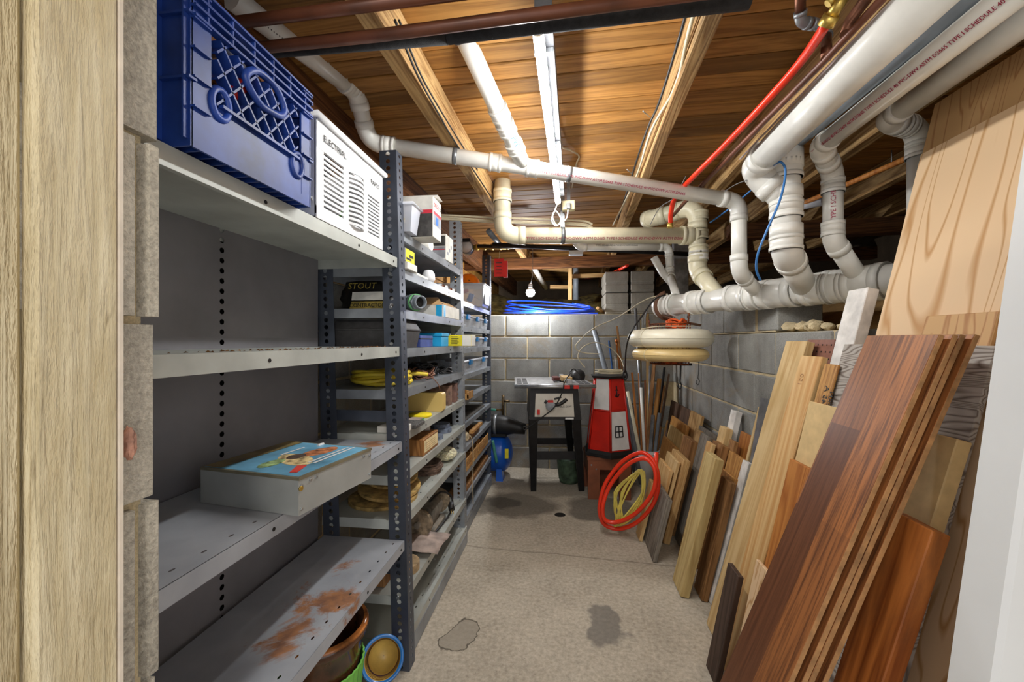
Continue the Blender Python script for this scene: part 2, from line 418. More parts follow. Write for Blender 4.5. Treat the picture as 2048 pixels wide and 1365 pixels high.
def jamb():
    n = N('cream_painted_jamb'); co = n.coord((1,1,.06)); f = n.noise(co, 90, 5, .65, .8); g = n.noise(n.coord((1,1,.25)), 26, 6, .7)
    col = n.mix(n.ramp(g, [(.4, (0,0,0,1)), (.7, (.8,.8,.8,1))]), n.ramp(f, [(.3, (206,190,150)), (.7, (230,218,184))]), lin((190,172,132)))
    cr_ = n.noise(n.coord((1,1,.1)), 40, 4, .7, 1.5); col = n.mix(n.ramp(cr_, [(.30, (.8,.8,.8,1)), (.36, (0,0,0,1))]), col, lin((140,120,86)))
    n.bump(n.math('ADD', f, n.math('MULTIPLY', g, 1.5)), 1.0, .006); return n.fin(col, .6, 0, .3)
JAMBP = jamb(); JAMBW = plain('pale_jamb_edge', (226,214,196), .6, 0, .06, 20, .2)
# ---------------------------------------------------------------- the setting
def struct(o, label, cat): return tag(o, label, cat, None, 'structure')
YB, XR, XL, ZW = 3.77, .936, -.95, 1.415
b = MB().box(-1.3, 1.2, -1.6, 3.9, -.1, 0); FLO = struct(b.build('floor', FLOORM), 'stained grey concrete slab floor', 'floor')
p = P(1120, 1030, Z=0)
b = MB(); b.lathe([(.001,.0006),(.03,.0006),(.042,.0012)], 18, (p.x, p.y, 0)); b.build('drain_hole', DARKHOLE, FLO)
b = MB(); b.lathe([(.036,.0005),(.04,.003),(.05,.002),(.056,.0005)], 18, (p.x, p.y, 0)); b.build('drain_rim', FLOORM, FLO)
def block_mesh(sx, sy, sz, m, name='concrete_block', bv=.006):
    o = MB().cbox(0, 0, 0, sx, sy, sz, bv).build(name, m); me = o.data; bpy.data.objects.remove(o); return me
def block_wall(name, label, slabs, rows, mk):
    b = MB()
    for s in slabs: b.box(*s)
    w = struct(b.build(name, MORTAR), label, 'wall')
    for (loc, me, rot) in rows:
        j = random.uniform(-.0015, .0015)
        o = inst(me, 'concrete_block', w, (loc[0]+(j if mk == 'x' else 0), loc[1]+(j if mk == 'y' else 0), loc[2])); o.rotation_euler = rot
    return w
C = .2032; LB = .4064
full = block_mesh(.3964, .19, .1935, BLOCK); half = block_mesh(.193, .19, .1935, BLOCK)
rows = []
x0 = P(1011, 650, Y=YB).x
for k in range(7):
    off = x0 + (0 if k % 2 == 0 else LB/2); z = ZW-C*(k+.5)
    for i in range(-3, 5):
        x = off + (i+.5)*LB
        if -1.25 < x < 1.05: rows.append(((x, YB+.095, z), full, (0,0,0)))
block_wall('wall_back', 'grey concrete block wall at the far end with tan mortar', [(-1.2, 1.12, YB+.006, YB+.186, 0, ZW-.002)], rows, 'y')
rows = []
for k in range(7):
    off = yx(1550, XR) + (0 if k % 2 == 1 else LB/2); z = ZW-C*(k+.5)
    for i in range(-5, 6):
        y = off + (i+.5)*LB
        if y > YB-.05 or y < .4: continue
        if k == 0 and y < 2.1: continue
        rows.append(((XR+.095, y, z), full, (0, 0, math.radians(90))))
rows.append(((XR+.095, yx(1550, XR)-.04+.12, ZW-C*.5), half, (0,0,math.radians(90))))
block_wall('wall_right', 'grey concrete block wall behind the leaning boards', [(XR+.006, XR+.186, .4, YB+.1, 0, ZW-C-.004), (XR+.006, XR+.186, 2.0, YB+.1, ZW-C, ZW-.002)], rows, 'x')
rows = []
for k in range(7):
    for i in range(8):
        y = .9 + (i + (.5 if k % 2 else 0))*LB
        if y < YB-.1: rows.append(((XL-.095, y, ZW-C*(k+.5)), full, (0,0,math.radians(90))))
wl = block_wall('wall_left', 'concrete block wall behind the steel shelves', [(XL-.18, XL-.006, .2, YB+.1, 0, ZW-.002)], rows, 'x')
b = MB()
for i in range(3): b.box(XL-.05, XL-.02, .3, 5.9, ZW+.004+i*.225, ZW+.222+i*.225, .003)
b.build('rim_board', wood('rim_board_wood', (196,146,72), (130,86,36), .7, .6, 8, .4), wl)
# front wall beside the doorway
rows = []
zz = 1.193
pm = MB()
xr = -.465; g0, g1 = .386, .402
pm.prism([(-.86, .22), (xr, .22), (xr, g0), (xr-.014, g0+.003), (xr-.014, g1-.003), (xr, g1), (xr, .412), (xr-.004, .416), (-.86, .416)], -.097, .097)
o = pm.build('concrete_block', BLOCKN); endm = o.data; bpy.data.objects.remove(o)
solid = MB(); solid.prism([(-.86, .22), (xr, .22), (xr, .412), (xr-.004, .416), (-.86, .416)], -.097, .097)
o = solid.build('concrete_block', BLOCKN); endm2 = o.data; bpy.data.objects.remove(o)
for k in range(-6, 5):
    rows.append(((random.uniform(-.003,.003), random.uniform(-.002,.004), zz+C*(k+.5)), endm2 if k in (1, -1, 3) else endm, (0,0,0)))
wf = block_wall('wall_front', 'rough concrete block pier beside the doorway', [(-.855, xr-.012, .225, .405, 0, 2.1), (-1.3, -.86, .2, .4, 0, 2.1), (.85, 2.6, .2, .4, 0, 2.1), (-.86, .85, .2, .4, 2.0, 2.1)], rows, 'x')
b = MB().box(-.53, -.45, .294, .3606, 0, 2.0, .003); j = struct(b.build('trim_1', JAMBP), 'weathered cream painted wooden door jamb', 'door jamb')
b = MB().box(-.53, -.4508, .3606, .3665, 0, 2.0, .001); b.build('paint_edge', JAMBW, j)
b = MB().box(-.56, -.4585, .05, .292, 0, 2.0, .004); struct(b.build('trim_2', JAMBP), 'cream painted door stop strip in shade', 'door trim')
# ceiling: boards across, joists along, turned a little against the shelves
ce = struct(MB().box(-1.35, 2.7, -.4, 6.3, 2.096, 2.15).build('ceiling', JOISTD), 'orange brown board ceiling on joists', 'ceiling')
ce.rotation_euler = (0, 0, math.radians(-1.58))
bm_ = MB().box(-.0406, .0406, -.0125, .0125, 0, 4.1, .003); o = bm_.build('ceiling_board', DECKW); dm = o.data; bpy.data.objects.remove(o)
for i in range(76):
    o = inst(dm, 'ceiling_board', ce, (-1.4+random.uniform(-.03,.03), -.38+i*.0865, 2.0835+random.uniform(-.001,.001))); o.rotation_euler = (math.radians(90), 0, math.radians(90))
def joist(x0, x1, z0, m, y0=-.3, y1=6.1):
    o = MB().box(-(x1-x0)/2, (x1-x0)/2, -(2.07-z0)/2, (2.07-z0)/2, 0, y1-y0, .003).build('joist', m, ce)
    o.location = ((x0+x1)/2, y0, (2.07+z0)/2); o.rotation_euler = (math.radians(-90), 0, 0); return o
for (x0, x1, z0, m) in ((-.527,-.474,1.95,JOISTW), (.30,.345,1.95,JOISTW), (.70,.75,1.95,JOISTW), (1.10,1.15,1.95,JOISTW), (1.51,1.56,1.95,JOISTW), (1.92,1.97,1.95,JOISTW), (-.96,-.90,1.86,JOISTD)):
    joist(x0, x1, z0, m)
o = MB().box(-.05, .05, -.04, .04, 0, 3.7, .003).build('girder', JOISTD, ce); o.location = (-1.2, 3.86, 1.905); o.rotation_euler = (0, math.radians(90), 0)
for (x, y) in ((.95, 3.0), (1.9, 3.0)):
    pass
o = MB().box(-.05, .05, -.04, .04, 0, 1.6, .003).build('girder', JOISTD, ce); o.location = (1.0, 2.95, 1.90); o.rotation_euler = (0, math.radians(90), 0)
# crawl space behind the low walls
def bank(name, x0, x1, y0, y1, fz, m, label, nx=26, ny=26):
    b = MB(); vs = []; fs = []
    for j_ in range(ny+1):
        for i in range(nx+1):
            x = x0+(x1-x0)*i/nx; y = y0+(y1-y0)*j_/ny; vs.append((x, y, fz(x, y)+random.uniform(-.018,.018)))
    for j_ in range(ny):
        for i in range(nx): a = j_*(nx+1)+i; fs.append((a, a+1, a+nx+2, a+nx+1))
    b.add(vs, fs, True); return struct(b.build(name, m), label, 'ground')
sm = lambda t: max(0, min(1, t))**2*(3-2*max(0, min(1, t)))
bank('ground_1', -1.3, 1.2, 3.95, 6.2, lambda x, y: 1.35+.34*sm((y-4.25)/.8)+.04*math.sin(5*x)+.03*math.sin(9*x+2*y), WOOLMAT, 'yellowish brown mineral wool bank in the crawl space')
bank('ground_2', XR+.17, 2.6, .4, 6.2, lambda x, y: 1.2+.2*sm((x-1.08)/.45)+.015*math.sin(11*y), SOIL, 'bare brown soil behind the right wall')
LIGHTSTOP = concrete('light_stop_dark', (84,72,58))  # dark walls added to stop world light leaking into the crawl space
struct(MB().box(-1.4, 2.7, 6.15, 6.25, 0, 2.12).build('light_stop_far', LIGHTSTOP), 'added dark wall keeping world light out behind the crawl space', 'wall')
struct(MB().box(2.55, 2.65, .2, 6.2, 0, 2.12).build('light_stop_side', LIGHTSTOP), 'added dark wall keeping world light out beside the crawl space', 'wall')
# rubble in the broken top course
for k, (px, py, d, r) in enumerate(((1573, 628, 1.92, .034), (1586, 640, 1.9, .03), (1600, 648, 1.87, .036), (1617, 652, 1.85, .026), (1560, 652, 1.9, .022), (1632, 655, 1.82, .018))):
    q = P(px, py, X=XR+.035+.012*(k % 3)); q.y = 1.925-.058*k
    bmx = bmesh.new(); bmesh.ops.create_icosphere(bmx, subdivisions=2, radius=r)
    for v in bmx.verts: v.co *= random.uniform(.75, 1.15); v.co.z *= .75
    me = bpy.data.meshes.new('rubble_stone'); bmx.to_mesh(me); bmx.free(); me.materials.append(MORTAR)
    o = bpy.data.objects.new('rubble_stone', me); COL.objects.link(o); o.location = (q.x, q.y, ZW-C+r*.6)
    tag(o, 'crumbled mortar lump in the broken wall top under the white drain pipe', 'rubble', 'rubble in the broken wall top')

q = P(258, 888, X=-.4585); bmx = bmesh.new(); bmesh.ops.create_icosphere(bmx, subdivisions=3, radius=1)
for v in bmx.verts: v.co = Vector((v.co.x*.007, v.co.y*.006, v.co.z*.018))*random.uniform(.82, 1.12)
me = bpy.data.meshes.new('foam_lump'); bmx.to_mesh(me); bmx.free(); me.materials.append(plain('pinkish_foam', (170,126,106), .8, 0, .15, 60, .4))
o = bpy.data.objects.new('foam_lump', me); COL.objects.link(o); o.location = q; tag(o, 'pinkish foam lump squeezed out between jamb and block pier', 'foam')
# ---------------------------------------------------------------- plumbing
def run(root, pts, r, m, hub=1.16, bend=1.5, ends=(0, 0), n=20, hubm=None, elbow=True):
    hubm = hubm or m; pts = [Vector(q) for q in pts]; k = len(pts); cut = [0]*k
    for i in range(1, k-1):
        a = (pts[i-1]-pts[i]).normalized(); c = (pts[i+1]-pts[i]).normalized(); th = math.pi-a.angle(c)
        R = bend*r*1.6; cut[i] = min(R*math.tan(th/2)+.001, .45*min((pts[i-1]-pts[i]).length, (pts[i+1]-pts[i]).length))
        A = pts[i]+a*cut[i]; B = pts[i]+c*cut[i]; arc = []
        for q in range(9):
            t = q/8; arc.append(A*(1-t)**2+pts[i]*2*t*(1-t)+B*t*t)
        if elbow:
            L = r*.75
            b = MB(); b.tube([A+a*L]+arc+[B+c*L], r*1.1, n); b.tube([A+a*L*.1, A+a*L*1.25], r*hub, n); b.tube([B+c*L*.1, B+c*L*1.25], r*hub, n)
            b.build('elbow', hubm, root, True)
        else:
            MB().tube(arc, r, n).build('bend', m, root, True)
    for i in range(k-1):
        a = (pts[i+1]-pts[i]).normalized(); p0 = pts[i]+a*cut[i]; p1 = pts[i+1]-a*cut[i+1]
        if (p1-p0).length > .01: MB().cyl(p0, p1, r, n=n).build('pipe', m, root, True)
def coup(root, p, d, r, L, m, name='coupling'):
    p = Vector(p); d = Vector(d).normalized(); b = MB(); b.tube([p-d*L/2, p+d*L/2], r*1.14, 20); b.tube([p-d*L/2, p-d*L/2+d*L*.25], r*1.19, 20); b.tube([p+d*L/2-d*L*.25, p+d*L/2], r*1.19, 20)
    b.build(name, m, root, True)
def strap(root, p, d, r, m, w=.018):
    p = Vector(p); d = Vector(d).normalized(); MB().tube([p-d*w/2, p+d*w/2], r*1.06, 20).build('pipe_strap', m, root, True)
R15, R2, R3, R4 = .0242, .0302, .0445, .0572
# the 4 inch collector along the right wall
M0, M1 = P(1328, 606, d=2.5), P(1775, 572, d=1.44); M1.z = M0.z = (M0.z+M1.z)/2
MD = (M1-M0).normalized()
def onm(px):                                     # point of the collector's axis seen at column px
    best = min((i/400 for i in range(401)), key=lambda t: abs((lambda q: 1024+F*(q.x*ca+q.y*sa)/(-q.x*sa+q.y*ca))(M0+(M1-M0)*t)-px)); return M0+(M1-M0)*best
man = thing('drain_collector', 'thick white drain pipe with row of branch fittings along the right wall', 'pipe', M0)
MB().cyl(M0, M1+MD*.25, R4, n=28).build('pipe', PVC, man, True)
for px, L in ((1340, .1), (1400, .13), (1480, .12), (1510, .06), (1560, .16), (1640, .11), (1680, .07), (1735, .12)): coup(man, onm(px), MD, R4, L, PVC, 'hub')
MB().tube([M0-MD*.03, M0+MD*.005], R4*1.19, 28).build('cap', PVC, man, True)
def pr(o, q, s, size, d, up, m=REDPRINT): return text(None, s, size, q, d, up, m)
def prt(root, s, size, q, d, up, m=REDPRINT):
    o = text(None, s, size, Vector(q)-root.location, d, up, m, 'printed_line'); o.parent = root
CAMV = lambda q: (CAMP-Vector(q)).normalized()
def print_on(root, p0, p1, r, s, size, m=REDPRINT, low=.35):
    d = (Vector(p1)-Vector(p0)).normalized(); v = CAMV((Vector(p0)+Vector(p1))/2); v = (v-d*v.dot(d)).normalized()
    up = v.cross(d).normalized()*1; nn = (v - up*low).normalized(); up2 = nn.cross(d)
    prt(root, s, size, Vector(p0)+nn*(r+.0012), d, up2, m)
DWV = 'TYPE I SCHEDULE 40 PVC-DWV ASTM D2665 '
# left two inch line
a0, a1 = P(430, -40, Z=1.99), P(706, 178, d=1.50); a1.z = 1.98 if a1.z > 2.0 else a1.z
l1 = thing('drain_line', 'long white drain pipe dropping over the shelf top and crossing under the joists', 'pipe', a1)
q1 = P(722, 235, d=1.6); q1 = Vector((q1.x, q1.y, q1.z))
q2 = P(738, 285, d=1.62); q3 = P(1478, 402, d=1.75)
a0 = P(462, -6, d=1.05)
a1 = P(712, 182, d=1.50)
e1 = P(1478, 545, d=1.75); e2 = onm(1520)
run(l1, [a0, a1, q2, q3, e1, e2], R2, PVC, bend=1.3)
dd = (q3-q2).normalized()
for px in (775, 985, 1060): 
    t = (px-738)/(1478-738)*1.0; coup(l1, q2.lerp(q3, t*.97), dd, R2, .05, PVC)
coup(l1, a0.lerp(a1, .93), a1-a0, R2, .06, PVC)
for px in (905, 1135):
    t = (px-738)/(1478-738)*.97; strap(l1, q2.lerp(q3, t), dd, R2, GALV)
print_on(l1, q2.lerp(q3, .44), q3, R2, DWV*2, .0155)
text(l1, '|||||||||||||||', .035, a0.lerp(a1, .2)+CAMV(a0.lerp(a1,.2))*(R2+.002)-l1.location, (a1-a0), Vector((0,0,1)).cross(a1-a0).cross(a1-a0)*-1, BLACKINK, 'bar_code')
# branch joining it from the ceiling
b0, b1 = P(884, -25, d=1.12), P(1046, 328, d=1.665)
l2 = thing('drain_branch', 'white drain pipe coming down between joists into the crossing pipe', 'pipe', b1)
MB().cyl(b0, b1, R2, n=20).build('pipe', PVC, l2, True)
for t in (.62, .72, .86): coup(l2, b0.lerp(b1, t), b1-b0, R2, .045, PVC)
b = MB(); b.tube([b0.lerp(b1, -.05), b0.lerp(b1, .2)], R2*1.35, 18); b.build('foam_sleeve', FOAM, l2, True)
print_on(l2, b0.lerp(b1, .76), b1, R2, 'PVC 40', .03, BLUEPRINT, 0)
# cream three inch line
c0, c1, c2 = P(1005, 360, d=2.32), P(1005, 471, d=2.30), P(1395, 471, d=2.30)
c0.x, c0.y = c1.x, c1.y; c0.z = 2.07; c2.z = c1.z
l3 = thing('drain_line', 'cream drain pipe with elbow hanging level at the back of the room', 'pipe', c1)
run(l3, [c0, c1, c2], R3, PVCC, bend=1.2)
dx = (c2-c1).normalized(); coup(l3, P(1005, 392, d=2.3), (0,0,1), R3, .07, PVCC)
coup(l3, c2-dx*.05, dx, R3, .09, PVCC); strap(l3, P(1125, 471, d=2.3), dx, R3, GALV, .022)
s0 = P(1125, 471, d=2.3); MB().box(s0.x-.012, s0.x+.012, s0.y-.002, s0.y+.002, s0.z+R3, 2.05).build('hanger_strap', GALV, l3, True)
print_on(l3, c1.lerp(c2, .12), c2, R3, DWV*2, .022, REDPRINT, .5)
t0, t1 = Vector((c2.x, c2.y, P(1395, 415, d=2.3).z)), Vector((c2.x, c2.y, P(1395, 540, d=2.3).z))
run(l3, [P(1296, 438, d=2.5), P(1308, 436, d=2.45), t0 + Vector((0,0,.015)), t1, onm(1440)], R3, PVCC, bend=1.2)
for py in (432, 470, 500, 512): coup(l3, P(1397, py, d=2.3), (0,0,1), R3, .05, PVCC if py < 505 else PVC)
# overhead three inch line along the right
l4e = P(1503, 338, d=1.5); l4s = P(1960, -110, Z=l4e.z)
l4 = thing('drain_line', 'thick white overhead drain pipe joining a wide vertical drop', 'pipe', l4e)
v0, v1 = P(1572, 330, d=1.46), P(1572, 505, d=1.46); v1.x, v1.y = v0.x, v0.y
w0 = Vector((v0.x, v0.y, P(1572, 400, d=1.46).z))
run(l4, [l4s, l4e, w0], R3, PVC, bend=1.0)
run(l4, [v0, w0, v1, onm(1612)], R3, PVC, bend=1.0)
MB().cyl(Vector((v0.x, v0.y, v0.z-.015)), Vector((v0.x, v0.y, v0.z+.05)), R3*1.19, n=24).build('cleanout_cap', PVC, l4, True)
coup(l4, v0+Vector((0,0,-.02)), (0,0,1), R3, .06, PVC); coup(l4, Vector((v0.x, v0.y, P(1572, 420, d=1.46).z)), (0,0,1), R3, .06, PVC)
coup(l4, Vector((v0.x, v0.y, P(1572, 487, d=1.46).z)), (0,0,1), R3, .05, PVC)
# two inch overhead line with red print
l5e = P(1640, 292, d=1.36); l5s = P(2150, -110, Z=l5e.z)
l5 = thing('drain_line', 'white overhead drain pipe with red print and clear offset elbow above its drop', 'pipe', l5e)
d0, d1 = P(1666, 345, d=1.45), P(1666, 480, d=1.45); d1.x, d1.y = d0.x, d0.y
run(l5, [l5s, l5e, d0, d1, onm(1725)], R2, PVC, bend=1.2)
for py in (372, 458): coup(l5, Vector((d0.x, d0.y, P(1666, py, d=1.45).z)), (0,0,1), R2, .05, PVC)
print_on(l5, l5e, l5s, R2, DWV*3, .0125, REDPRINT, .1)
q = Vector((d0.x, d0.y, P(1666, 448, d=1.45).z)); v = CAMV(q); v.z = 0; v.normalize()
prt(l5, 'TYPE I SCHEDULE', .021, q+v*(R2+.0012)+v.cross(Vector((0,0,1)))*-.008, (0,0,1), Vector((0,0,1)).cross(v)*-1 if False else v.cross(Vector((0,0,1))), REDPRINT)
# outer two inch line
l6e = P(1772, 240, d=1.27); l6s = P(2250, -100, Z=l6e.z)
l6 = thing('drain_line', 'white overhead drain pipe turning sideways behind the plywood sheet', 'pipe', l6e)
g0 = P(1838, 258, d=1.33); g1 = Vector((g0.x, g0.y, 1.36))
run(l6, [l6s, l6e, g0, g1], R2, PVC, bend=1.2)
coup(l6, l6e.lerp(g0, .55), g0-l6e, R2, .05, PVC); coup(l6, Vector((g0.x, g0.y, P(1838, 300, d=1.33).z)), (0,0,1), R2, .05, PVC)
# small line under the cream one
h0, h1 = P(1160, 494, d=2.72), P(1338, 494, d=2.72); h1.z = h0.z
l7 = thing('drain_line', 'thin white drain pipe behind the cream pipe forking into the collector end', 'pipe', h1)
h2 = P(1340, 548, d=2.72)
run(l7, [h0 + Vector((-.06,0,.08)), h0, h1, h2, onm(1358)], R15, PVC, bend=1.1)
MB().tube([P(1308, 515, d=2.75), P(1325, 545, d=2.73), P(1345, 568, d=2.65)], R15, 16).build('fork', PVC, l7, True)
print_on(l7, P(1190, 494, d=2.72), h1, R15, DWV, .014, BLACKINK, -.3)
# dark iron and brown pipes, foam
def bar(name, label, pts, r, m, cat='pipe', group=None, part=None, n=12, k=0):
    pts = [Vector(q) for q in pts]; pts = spl(pts, k) if k else pts
    o = MB().tube(pts, r, n).build(name, m, None, False, pts[-1]); return tag(o, label, cat, group)
bar('water_pipe', 'upper brown pipe crossing overhead in front of the joists', [P(300, 68, Z=1.87), P(1000, -25, Z=1.87)], .0125, BROWNP)
bar('water_pipe', 'lower brown pipe crossing overhead beside black foam', [P(300, 118, Z=1.85), P(760, 70, Z=1.85), P(1500, -28, Z=1.85)], .0128, BROWNP)
fo = thing('foam_insulated_pipe', 'black foam insulated pipe crossing overhead below the brown pipe', 'pipe', P(895, 70, Z=1.875))
f0, f1, f2 = P(450, 112, Z=1.875), P(895, 68, Z=1.875), P(1500, -8, Z=1.875)
MB().tube([f0, f1.lerp(f0, .004)], [.012, .021], 16).build('foam_sleeve', FOAM, fo, True); MB().tube([f1, f2], [.021, .0235], 16).build('foam_sleeve', FOAM, fo, True)
bar('gas_pipe', 'black iron gas pipe running level below the cream drain pipe', [P(985, 489, d=2.95), P(1400, 509, d=2.95)], .0165, BLACKM)
bar('gas_pipe', 'thin black iron pipe high behind the cream elbow', [P(955, 492, d=3.1), P(1060, 494, d=3.1)], .014, BLACKM)
cp = thing('copper_pipe', 'copper water pipe with soldered elbow and tee beside the brass valve', 'pipe', P(1615, 40, Z=1.93))
Z_ = 1.93
run(cp, [P(1600, -35, Z=1.98), P(1601, 44, Z=Z_), P(1652, 52, Z=Z_), P(1653, 116, Z=1.82)], .011, COPPER, bend=1.3, hub=1.25, hubm=GALV)
bar('copper_pipe', 'short copper pipe with grey joint above the drain pipes', [P(1745, -20, Z=1.9), P(1701, 40, Z=1.9), P(1692, 68, Z=1.86)], .012, COPPER)
bar('iron_pipe', 'dark brown thin pipe running beside the thick white overhead drain', [P(1790, -30, Z=1.82), P(1652, 118, Z=1.82), P(1372, 402, Z=1.82), P(1345, 432, Z=1.815)], .0085, BROWNP)
bar('grey_pipe', 'dark grey pipe running between the overhead drain pipes', [P(1985, -50, Z=1.87), P(1575, 296, Z=1.87)], .028, PVCG)
bar('white_wire', 'thin pinkish white wire along the overhead drain pipe', [P(1800, -15, Z=1.835), P(1640, 150, Z=1.835), P(1480, 318, Z=1.835)], .003, plain('pinkish_wire', (222,204,204), .5))
px_ = thing('pex_hose', 'bright red tubing hanging in a long curve from the brass valve', 'hose', P(1500, 232, Z=1.79))
MB().tube(spl([P(1655, 45, d=.85), P(1600, 125, d=1.0), P(1530, 205, d=1.15), P(1450, 290, d=1.4), P(1390, 350, d=1.62), P(1352, 392, d=1.8), P(1342, 425, d=1.86), P(1341, 446, d=1.9)], 6), .0105, 12).build('hose', REDPEX, px_, True)
MB().tube([P(1340, 446, d=1.9), P(1340, 456, d=1.9)], .013, 12).build('brass_end', BRASS, px_, True)
bv = thing('brass_valve', 'brass valve body feeding the red tubing', 'valve', P(1663, 30, d=.84))
b = MB(); b.tube([P(1651, 52, d=.855), P(1664, 30, d=.84)], .0165, 14); b.build('nut', BRASS, bv, True)
b = MB(); b.tube([P(1662, 34, d=.842), P(1690, -12, d=.82)], .0115, 14); b.tube([P(1655, 8, d=.835), P(1668, -5, d=.83)], .008, 10); b.build('body', BRASS, bv, True)
# cables on the joists and along the back
def cable(label, pts, r, m, name='cable', cat='cable', group=None, k=5, n=6): return bar(name, label, pts, r, m, cat, group, None, n, k)
cable('black cable stapled along the left joist', [P(790, 40, Z=1.944), P(835, 150, Z=1.944), P(880, 232, Z=1.944), P(908, 280, Z=1.944), P(985, 398, Z=1.944)], .0035, BLACKP)
cable('second thin black cable on the left joist', [P(798, 40, Z=1.946), P(842, 150, Z=1.946), P(890, 235, Z=1.946), P(955, 340, Z=1.946)], .003, BLACKP)
cable('black cable stapled along the right joist', [P(1380, -5, Z=1.98), P(1360, 70, Z=1.98), P(1318, 205, Z=1.98), P(1285, 285, Z=1.98), P(1236, 440, Z=1.97)], .0042, BLACKP)
cable('white cable stapled along the right joist', [P(1396, -5, Z=1.97), P(1376, 70, Z=1.97), P(1350, 175, Z=1.97), P(1302, 262, Z=1.97), P(1270, 360, Z=1.97), P(1226, 450, Z=1.96)], .0052, CREAMW)
for k, (y0, y1) in enumerate(((430, 437), (434, 443), (438, 446))):
    cable(('highest', 'middle', 'lowest')[k]+' of three cream cables strung across the back', [P(835, y0-2, d=2.4), P(885, y0, d=2.4), P(985, y1-2, d=2.4), P(1050, y1, d=2.4), P(1160, y1+4, d=2.4), P(1185, y1+12, d=2.4)], .0062, CREAMW, group='cream cables across the back')
cable('blue wire looping beside the wide white drop pipe', [P(1545, 330, d=1.38), P(1562, 324, d=1.36), P(1571, 345, d=1.36), P(1560, 400, d=1.36), P(1532, 465, d=1.38), P(1515, 510, d=1.4), P(1513, 540, d=1.42), P(1521, 560, d=1.44)], .004, plain('blue_wire', (52,120,190), .4))
cable('blue wire stretched behind the vertical drop pipes', [P(1505, 378, d=1.9), P(1455, 420, d=2.0), P(1420, 445, d=2.1)], .004, MT['blue_wire'])
cable('thin grey wire running under the wide white elbow', [P(1600, 325, d=1.5), P(1545, 345, d=1.45), P(1480, 365, d=1.5), P(1450, 382, d=1.6)], .0018, GREYW)
cable('thin wire tied around the red tubing', [P(1372, 352, d=1.7), P(1348, 395, d=1.75), P(1320, 415, d=1.9), P(1300, 450, d=2.0)], .0018, GREYW)
cable('white zigzag cable stapled to the ceiling beside the light', [P(1118, 240, Z=2.065), P(1122, 290, Z=2.05), P(1140, 300, Z=2.06), P(1158, 312, Z=2.065), P(1152, 330, Z=2.06), P(1144, 375, Z=2.06)], .004, CREAMW)
for k, (px, py) in enumerate(((1292, 228), (1260, 345))):
    bar('nail', 'bent nail sticking out of the right joist', [P(px-6, py-6, Z=1.96), P(px+8, py+6, Z=1.985)], .002, ZINC, 'nail', 'nails in the right joist', None, 6)
# ---------------------------------------------------------------- tube light, outlet box, bare bulb
lz = 1.91
t0 = P(1076, 62, Z=lz); t1 = P(1116, 403, Z=lz)
lt = thing('tube_light', 'glowing white tube light mounted on metal channel under the ceiling', 'ceiling light', (t0+t1)/2)
dt = (t1-t0).normalized(); up = Vector((0,0,1)); sx = dt.cross(up).normalized()
def arc_tube(a0, a1, n, r):                      # part of the tube's round, angles measured from straight down
    b = MB(); vs = []
    for q in (t0, t1):
        for i in range(n+1): a = math.radians(a0+(a1-a0)*i/n); vs.append(q-up*(r*math.cos(a))+sx*(r*math.sin(a)))
    b.add(vs, [(i, i+1, n+2+i, n+1+i) for i in range(n)], True); return b
arc_tube(-112, 112, 14, .0135).build('lens', emit('tube_glow', (251,251,250), TUBE), lt, True)
arc_tube(111, 249, 10, .0135).build('heat_sink', ZINC, lt, True)
for q in (t0-dt*.012, t1): MB().tube([q, q+dt*.012], .015, 14).build('end_cap', plain('lamp_end_cap', (214,190,160), .5), lt, True)
def obox(c, d, s, h, L, wid, hh): # oriented box along d
    A = [c+s*(wid/2*i)+h*(hh/2*j) for (i, j) in ((-1,-1),(1,-1),(1,1),(-1,1))]; return A, [q+d*L for q in A]
MB().loft(*obox(t0+sx*.012+up*.055, dt, sx, up, (t1-t0).length, .042, .05)).build('channel', plain('lamp_channel', (112,114,118), .6, .3, .1), lt, True)
for t in (.08, .5, .92):
    q = t0.lerp(t1, t); MB().loft(*obox(q+up*.022+sx*.006, dt, sx, up, .014, .05, .012)).build('bracket', ZINC, lt, True)
ob = P(1137, 412, d=2.25)
ox = thing('outlet_box', 'cream outlet box with plug hanging at the end of tube light', 'outlet box', ob)
b = MB().cbox(ob.x, ob.y, ob.z, .07, .045, .05, .004); b.build('cover', plain('cream_plate', (222,212,172), .5), ox, True)
MB().cbox(ob.x, ob.y-.03, ob.z-.01, .022, .02, .03, .003).build('plug', GREYW, ox, True)
MB().cbox(ob.x, ob.y, ob.z+.14, .02, .004, .25).build('hanger', GALV, ox, True)
cable('white lamp cord looped below the tube light', [t1+dt*.01, P(1108, 425, d=2.2), P(1103, 440, d=2.2), P(1112, 452, d=2.2), P(1122, 440, d=2.2), P(1112, 422, d=2.2), P(1105, 432, d=2.2), P(1114, 450, d=2.2), P(1132, 438, d=2.2), P(1136, 420, d=2.2)], .0035, WHITEP)
bl = P(1061, 585, d=3.66)
lb = thing('bare_bulb', 'bare glowing light bulb hanging above the block wall', 'light bulb', bl)
MB().lathe([(.001,-.039),(.018,-.036),(.032,-.024),(.039,-.004),(.037,.014),(.032,.024)], 20, bl).build('bulb', emit('bulb_glow', (250,252,255), BULB), lb, True)
MB().lathe([(.032,.024),(.026,.034),(.016,.043)], 20, bl).build('neck', WHITEP, lb, True)
MB().lathe([(.014,.042),(.017,.046),(.017,.075),(.012,.08)], 16, bl).build('socket', WHITEP, lb, True)
MB().tube(spl([bl+Vector((0,0,.08)), bl+Vector((.01,.0,.12)), bl+Vector((.02,0,.2)), bl+Vector((.02,0,.47))], 4), .002, 6).build('cord', GREYW, lb, True)
